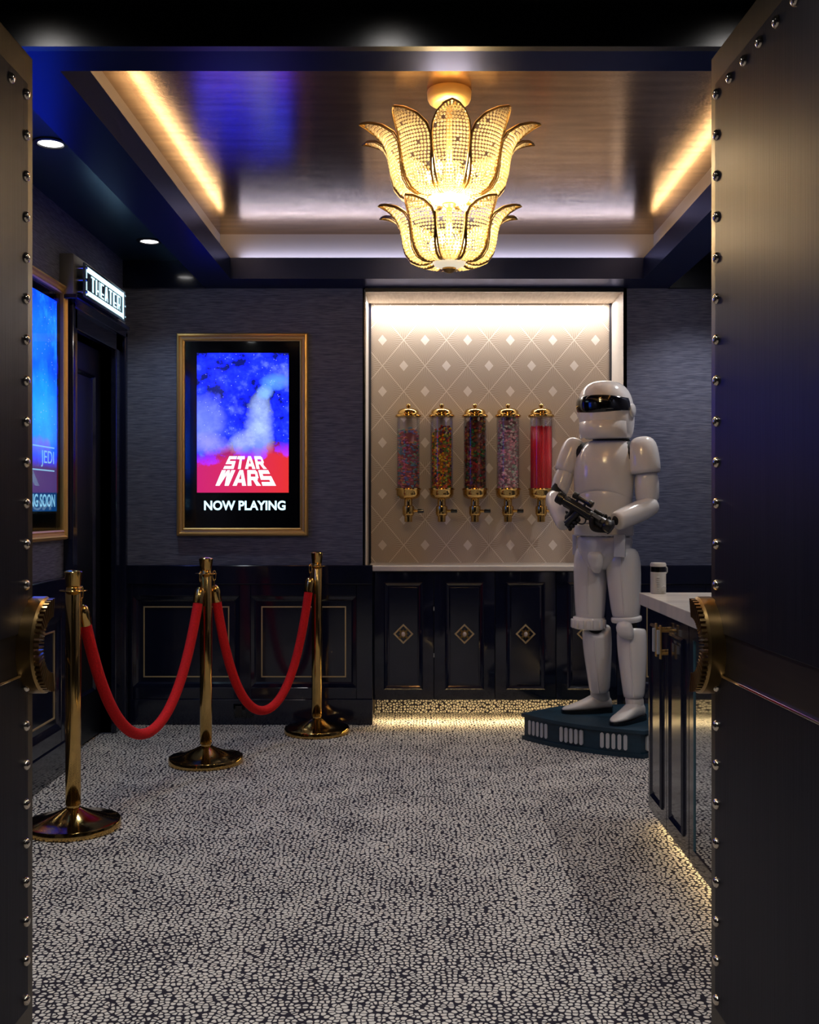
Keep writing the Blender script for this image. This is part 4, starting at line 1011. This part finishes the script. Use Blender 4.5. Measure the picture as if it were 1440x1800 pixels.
# cuirass with arched lower rim; the ring parameter sa<0 is the front (ay = -fw)
bk = -fw
def arch(k): return lambda ca, sa: UP*(k*max(0.0, -sa)**2)
cx = lambda zy, zx=520, dy=0.0: W(zx, zy, dy)
chest = [ring(cx(338, 545), rt_, bk, 0.075, 0.062), ring(cx(352, 540), rt_, bk, 0.118, 0.085), ring(cx(385, 530), rt_, bk, 0.148, 0.112), ring(cx(440, 522), rt_, bk, 0.160, 0.130),
         ring(cx(510, 519), rt_, bk, 0.163, 0.134), ring(cx(570, 518), rt_, bk, 0.158, 0.128, fn=arch(0.012)), ring(cx(612, 518), rt_, bk, 0.154, 0.124, fn=arch(0.050)), ring(cx(618, 518), rt_, bk, 0.146, 0.116, fn=arch(0.050))]
shell('chest_plate', chest)
shell('abdomen_plate', [ring(cx(545), rt_, bk, 0.144, 0.114), ring(cx(590), rt_, bk, 0.150, 0.124), ring(cx(620), rt_, bk, 0.150, 0.122), ring(cx(690, 517), rt_, bk, 0.146, 0.116), ring(cx(745, 518), rt_, bk, 0.146, 0.114)])
belt = shell('belt', [ring(cx(722, 518), rt_, bk, 0.150, 0.118), ring(cx(726, 518), rt_, bk, 0.156, 0.124), ring(cx(770, 519), rt_, bk, 0.158, 0.126), ring(cx(775, 519), rt_, bk, 0.152, 0.120)], sub=0, sm=40)
def on_front(zx, zy, dy): return W(zx, zy, dy)-SO
def pad(name, zx0, zx1, zy0, zy1, dy, depth, mat='white_armor', parent=None):
    a = on_front(zx0, zy1, dy); b = on_front(zx1, zy0, dy); m = MB()
    m.box(0, abs(b.x-a.x), 0, depth, 0, b.z-a.z, 0.004); o = m.build(name, mat, stat, 40); o.location = a; o.rotation_euler = (0, 0, math.radians(-20)); return o
pad('belt_box', 562, 614, 770, 872, -0.155, 0.03); pad('belt_box', 376, 394, 770, 862, 0.07, 0.03)
shell('hip_plate', [ring(cx(766, 521), rt_, bk, 0.146, 0.114), ring(cx(800, 524), rt_, bk, 0.150, 0.120), ring(cx(850, 522), rt_, bk, 0.140, 0.118), ring(cx(905, 505), rt_, bk, 0.085, 0.095), ring(cx(935, 495), rt_, bk, 0.045, 0.06)])
shell('loin_guard', [ring(W(480, 846, -0.08), rt_, bk, 0.03, 0.02), ring(W(480, 856, -0.09), rt_, bk, 0.044, 0.030), ring(W(482, 900, -0.095), rt_, bk, 0.042, 0.032), ring(W(486, 935, -0.08), rt_, bk, 0.026, 0.025), ring(W(489, 946, -0.07), rt_, bk, 0.014, 0.015)])
# shoulders, arms
def pauldron(p0, p1, prof): return limb('shoulder_plate', p0, p1, prof, solid=0.0)
pauldron(W(690, 328, -0.08), W(706, 497, -0.10), [(0, 0.018, 0.018), (0.03, 0.048, 0.044), (0.18, 0.074, 0.068), (0.5, 0.083, 0.080), (0.97, 0.083, 0.078), (1.0, 0.077, 0.072)])
pauldron(W(398, 336, 0.07), W(341, 492, 0.06), [(0, 0.016, 0.018), (0.04, 0.042, 0.042), (0.2, 0.060, 0.064), (0.5, 0.063, 0.072), (0.97, 0.058, 0.070), (1.0, 0.052, 0.064)])
limb('upper_arm_plate', W(710, 470, -0.09), W(716, 622, -0.09), [(0, 0.058, 0.056), (0.5, 0.066, 0.060), (0.97, 0.060, 0.056), (1, 0.054, 0.050)])
limb('upper_arm_plate', W(352, 465, 0.055), W(314, 580, 0.03), [(0, 0.046, 0.052), (0.5, 0.052, 0.054), (0.97, 0.046, 0.050), (1, 0.040, 0.044)])
limb('forearm_plate', W(745, 635, -0.10), W(572, 712, -0.24), [(0, 0.036, 0.040), (0.04, 0.048, 0.050), (0.3, 0.058, 0.058), (0.7, 0.055, 0.054), (0.97, 0.050, 0.048), (1, 0.044, 0.042)], side=UP)
limb('forearm_plate', W(290, 590, 0.03), W(345, 728, -0.17), [(0, 0.036, 0.034), (0.05, 0.048, 0.046), (0.35, 0.056, 0.054), (0.75, 0.050, 0.046), (0.97, 0.045, 0.040), (1, 0.038, 0.034)], side=rt_)
# legs
limb('thigh_plate', W(458, 815, 0.05), W(456, 1180, 0.05), [(0, 0.055, 0.06), (0.06, 0.080, 0.084), (0.2, 0.090, 0.094), (0.5, 0.088, 0.092), (0.85, 0.078, 0.082), (1, 0.074, 0.078)])
limb('thigh_plate', W(602, 830, -0.04), W(620, 1160, -0.06), [(0, 0.060, 0.065), (0.06, 0.082, 0.086), (0.2, 0.093, 0.096), (0.5, 0.088, 0.092), (0.85, 0.076, 0.080), (1, 0.071, 0.075)])
limb('knee_band', W(452, 1142, 0.05), W(450, 1196, 0.05), [(0, 0.078, 0.080), (0.04, 0.085, 0.088), (0.9, 0.083, 0.086), (1, 0.077, 0.08)], sub=0)
for i in range(8):
    a = -PI*0.95+PI*0.9*i/7+0.05; c = W(451, 1190, 0.05)+rt_*0.086*math.cos(a)+bk*0.089*math.sin(a)-SO
    m = MB().box(-0.011, 0.011, -0.010, 0.008, 0, 0.046, 0.003); o = m.build('band_block', 'white_armor', stat, 40); o.location = c; o.rotation_euler = (0, 0, a+PI/2+math.atan2(rt_.y, rt_.x))
limb('knee_band', W(620, 1138, -0.06), W(622, 1168, -0.06), [(0, 0.074, 0.077), (0.1, 0.081, 0.084), (0.8, 0.081, 0.084), (1, 0.074, 0.078)])
def vcut(k): return lambda ca, sa: UP*(-k*max(0.0, ca*0.4-sa*0.9)**2)
def shin(p0, p1, k):
    ax = (p1-p0).normalized(); sx = (rt_-ax*rt_.dot(ax)).normalized(); sy = ax.cross(sx)*1
    if sy.dot(bk) < 0: sy = -sy
    pr = [(0.0, 0.066, 0.070), (0.015, 0.076, 0.078), (0.15, 0.078, 0.082), (0.35, 0.076, 0.082), (0.65, 0.066, 0.070), (0.97, 0.055, 0.060), (1.0, 0.049, 0.054)]
    shell('shin_plate', [ring(p0.lerp(p1, t), sx, sy, a, b, 2.2, 28, (vcut(k) if t < 0.1 else None)) for t, a, b in pr])
def seam(p0, p1, pts):
    ax = (p1-p0).normalized(); sx = (rt_-ax*rt_.dot(ax)).normalized(); sy = ax.cross(sx)
    if sy.dot(fw) < 0: sy = -sy
    MB().tube([p0.lerp(p1, t)+sy*b+sx*0.01-SO for t, b in pts], 0.0045, 8).build('seam_strip', 'white_armor', stat, 60)
seam(W(458, 815, 0.05), W(456, 1180, 0.05), [(0.12, 0.083), (0.2, 0.090), (0.5, 0.089), (0.85, 0.080)])
seam(W(602, 830, -0.04), W(620, 1160, -0.06), [(0.12, 0.085), (0.2, 0.092), (0.5, 0.089), (0.9, 0.076)])
seam(W(485, 1185, 0.06), W(500, 1482, 0.11), [(0.16, 0.080), (0.35, 0.080), (0.65, 0.068), (0.96, 0.058)])
seam(W(643, 1196, -0.07), W(655, 1510, -0.09), [(0.16, 0.080), (0.35, 0.080), (0.65, 0.068), (0.96, 0.058)])
shin(W(485, 1185, 0.06), W(500, 1482, 0.11), 0.035); shin(W(643, 1196, -0.07), W(655, 1510, -0.09), -0.01)
shell('knee_plate', [ring(W(612, 1160, -0.15), rt_, bk, 0.035, 0.02), ring(W(610, 1190, -0.155), rt_, bk, 0.046, 0.03), ring(W(618, 1225, -0.155), rt_, bk, 0.044, 0.03), ring(W(628, 1245, -0.14), rt_, bk, 0.03, 0.02)])
# boots
def boot(heel, toe, ankle_top):
    d = (toe-heel); d.z = 0; Ln = d.length; d.normalize(); s_ = Vector((-d.y, d.x, 0))
    base = Vector((heel.x, heel.y, PT))
    rings = []
    for t, wd, h0, h1 in ((0.0, 0.020, 0.022, 0.060), (0.03, 0.034, 0.018, 0.085), (0.15, 0.041, 0.016, 0.110), (0.34, 0.043, 0.016, 0.105), (0.50, 0.044, 0.014, 0.078), (0.68, 0.046, 0.014, 0.056), (0.85, 0.040, 0.014, 0.043), (0.95, 0.026, 0.015, 0.034), (1.0, 0.010, 0.017, 0.025)):
        c = base+d*Ln*t+UP*(h0+h1)/2; rings.append(ring(c, s_, UP, wd, (h1-h0)/2, 2.4, 20))
    m = MB(); m.loft(rings)
    top = ankle_top; bot = base+d*Ln*0.22+UP*0.05
    r2 = [ring(bot.lerp(top, t), s_, d, a, b, 2.1, 20) for t, a, b in ((0, 0.038, 0.055), (0.35, 0.042, 0.056), (0.6, 0.044, 0.052), (0.85, 0.046, 0.053), (1, 0.040, 0.046))]
    m.loft(r2)
    b = m.build('boot', 'white_leather', stat, 180); md = b.modifiers.new('smooth', 'SUBSURF'); md.levels = 1; md.render_levels = 1
    so = []
    for t, wd, h0 in ((-0.01, 0.022, 0), (0.03, 0.037, 0), (0.2, 0.044, 0), (0.5, 0.046, 0.0), (0.7, 0.049, 0), (0.86, 0.043, 0), (0.96, 0.029, 0), (1.01, 0.012, 0)):
        th = 0.030 if t < 0.28 else 0.018
        c = base+d*Ln*t+UP*th/2-SO; so.append([c+s_*wd-UP*th/2, c+s_*wd+UP*th/2, c-s_*wd+UP*th/2, c-s_*wd-UP*th/2])
    o = MB().loft(so).build('sole', 'black_gloss', b, 30); part(o, 'black sole')
boot(W(552, 1548, 0.14), W(330, 1560, 0.09), W(500, 1470, 0.11))
boot(W(690, 1600, -0.06), W(556, 1622, -0.24), W(655, 1500, -0.09))
# plain rounded helmet with one wide dark visor
hf = Vector((-0.52, -0.854, 0)).normalized(); hr = Vector((0.854, -0.52, 0)); hb = -hf
HC = [(76, 0.02, 0.02), (80, 0.062, 0.066), (95, 0.098, 0.106), (125, 0.128, 0.138), (165, 0.142, 0.152), (205, 0.146, 0.156), (245, 0.146, 0.154), (285, 0.142, 0.150), (318, 0.132, 0.142), (336, 0.122, 0.130), (343, 0.108, 0.115)]
hx = lambda zy: 528+(zy-200)*0.06
helm = shell('helmet', [ring(W(hx(zy), zy), hr, hb, a, b, 2.1, 32) for zy, a, b in HC])
rows = []
for zy, g in ((150, 0.0), (153, 0.006), (168, 0.010), (190, 0.011), (212, 0.009), (226, 0.005), (229, 0.0)):
    a = 0.142+0.004*min(1, (zy-150)/55); r = []
    for i in range(21):
        th = -PI*0.42+PI*0.84*i/20; dd = hf*math.cos(th)*(a+0.010+g)+hr*math.sin(th)*(a+g)
        dip = (zy-190)*0.30*math.sin(th)**2
        r.append(W(hx(zy), zy-dip)+dd-SO)
    rows.append(r)
v_ = MB().loft(rows, False, False, False).build('visor', 'black_gloss', helm, 180); md = v_.modifiers.new('thick', 'SOLIDIFY'); md.thickness = 0.006; md.offset = -1
part(v_, 'wide dark visor')
rows = []
for zy, g in ((262, 0.0), (270, 0.016), (300, 0.024), (326, 0.018), (338, 0.0)):
    r = []
    for i in range(21):
        th = -PI*0.36+PI*0.72*i/20; k = math.cos(th*1.35)**0.5 if math.cos(th*1.35) > 0 else 0
        r.append(W(hx(zy), zy)+hf*math.cos(th)*(0.150+g*k)+hr*math.sin(th)*(0.144+g*k*0.5)-SO)
    rows.append(r)
MB().loft(rows, False, False, False).build('chin_guard', 'white_armor', helm, 180)
for s_ in (-1, 1):
    c = W(hx(215), 215)+hr*s_*0.142-SO
    MB().tube([c-hr*s_*0.01, c+hr*s_*0.008, c+hr*s_*0.013, c+hr*s_*0.014], [0.036, 0.036, 0.030, 0.010], 24).build('ear_disc', 'white_armor', helm, 40)
shell('neck_ring', [ring(W(552, 326), rt_, bk, 0.085, 0.08), ring(W(552, 345), rt_, bk, 0.098, 0.09), ring(W(552, 352), rt_, bk, 0.105, 0.092)], 'black_suit')

# toy rifle in its hands (a thing of its own)
g0, g1 = W(312, 600, -0.20), W(556, 742, -0.32)
ga = (g1-g0).normalized(); gL = (g1-g0).length; gs = (UP-ga*UP.dot(ga)).normalized(); gn = ga.cross(gs)
gun = thing('toy_rifle', 'black toy rifle held across the white statue', 'toy rifle', g0.lerp(g1, 0.5)); GO = Vector(gun.location)
def G(t, up=0.0, sd=0.0): return g0+ga*gL*t+gs*up+gn*sd-GO
MB().tube([G(-0.01), G(0.0), G(0.10), G(0.11), G(0.62), G(0.63), G(0.86)], [0.030, 0.031, 0.031, 0.025, 0.025, 0.029, 0.029], 20).build('barrel_tube', 'black_gun', gun, 40)
MB().tube([G(0.86), G(0.88), G(0.97), G(1.0)], [0.029, 0.034, 0.034, 0.028], 20).build('end_cap', 'black_gun', gun, 40)
for t in (0.02, 0.05, 0.08): MB().tube([G(t), G(t+0.012)], 0.033, 20).build('collar_ring', 'black_gun', gun, 40)
for k in range(6):
    a = 2*PI*k/6; o_ = gs*0.025*math.cos(a)+gn*0.025*math.sin(a); MB().tube([G(0.14)+o_, G(0.60)+o_], 0.004, 6).build('barrel_ridge', 'black_gun', gun, 60)
sc = MB().tube([G(0.20, 0.052), G(0.21, 0.052), G(0.27, 0.052), G(0.29, 0.050), G(0.46, 0.050), G(0.48, 0.052), G(0.55, 0.052), G(0.56, 0.052)], [0.015, 0.018, 0.018, 0.013, 0.013, 0.018, 0.018, 0.014], 18).build('scope', 'black_gun', gun, 40)
for t in (0.30, 0.44): MB().tube([G(t, 0.02), G(t, 0.045)], 0.007, 8).build('scope_mount', 'black_gun', sc, 40)
MB().tube([G(0.62, 0.034, 0.0), G(0.78, 0.034, 0.0)], 0.010, 10).build('rear_sight', 'black_gun', gun, 40)
MB().tube([G(0.66, 0.01, 0.03), G(0.80, 0.01, 0.03)], [0.016, 0.016], 4).build('magazine', 'black_gun', gun, 40)
MB().tube([G(0.40, -0.015), G(0.38, -0.05), G(0.33, -0.10)], [0.018, 0.018, 0.021], 12).build('grip', 'black_gun', gun, 60)
loop = [G(0.50, -0.042)+ga*0.026*math.cos(a)+gs*0.022*math.sin(a) for a in [2*PI*i/18 for i in range(18)]]
MB().tube(loop, 0.004, 8, closed=True).build('trigger_guard', 'black_gun', gun, 60)
# gloved hands: palm, four fingers and a thumb closing on what they hold
def glove(wrist, c, axis, toward, R, label, flip=1):
    """c: point on the held bar, toward: from the bar's centre to the palm"""
    n_ = (toward-axis*toward.dot(axis)).normalized(); b_ = axis.cross(n_)*flip
    bm = bmesh.new(); sk = bm.verts.layers.skin.verify()
    def v(p, r):
        x = bm.verts.new(p-SO); x[sk].radius = (r, r); return x
    w0 = v(wrist, 0.032); w0[sk].use_root = True
    p0 = v(c+n_*(R+0.030)+b_*0.012, 0.036); bm.edges.new((w0, p0))
    for k in range(4):
        off = axis*((k-1.5)*0.0215); ln = (0.90, 1.0, 0.97, 0.82)[k]; q = p0; RR = R+0.012
        for ang, rad in ((0.35, 0.0125), (1.15, 0.0115), (1.95*ln, 0.0108), (2.7*ln, 0.0098)):
            pt_ = c+off+n_*RR*math.cos(ang)+b_*RR*math.sin(ang)*1.0
            x = v(pt_, rad); bm.edges.new((q, x)); q = x
    q = p0
    for ang, rad, of in ((-0.7, 0.015, 0.040), (-1.4, 0.0125, 0.050), (-2.0, 0.011, 0.052)):
        pt_ = c+axis*of*-1+n_*(R+0.013)*math.cos(ang)+b_*(R+0.013)*math.sin(ang)
        x = v(pt_, rad); bm.edges.new((q, x)); q = x
    me = bpy.data.meshes.new('glove'); bm.to_mesh(me); bm.free()
    o = bpy.data.objects.new('glove', me); C.objects.link(o); o.parent = stat; me.materials.append(M['black_suit'])
    md = o.modifiers.new('skin', 'SKIN'); md.use_smooth_shade = True
    md = o.modifiers.new('smooth', 'SUBSURF'); md.levels = 1; md.render_levels = 2
    part(o, label)
glove(wrR, G(0.84)+GO, ga, (-gs*0.8-gn*0.2), 0.030, 'black gloved hand under the rifle', 1)
gripc = G(0.355, -0.075)+GO; gax = (G(0.33, -0.10)-G(0.40, -0.015)).normalized()
glove(wrL, gripc, gax, (W(352, 712, -0.17)-gripc), 0.020, 'black gloved hand on the grip', 1)
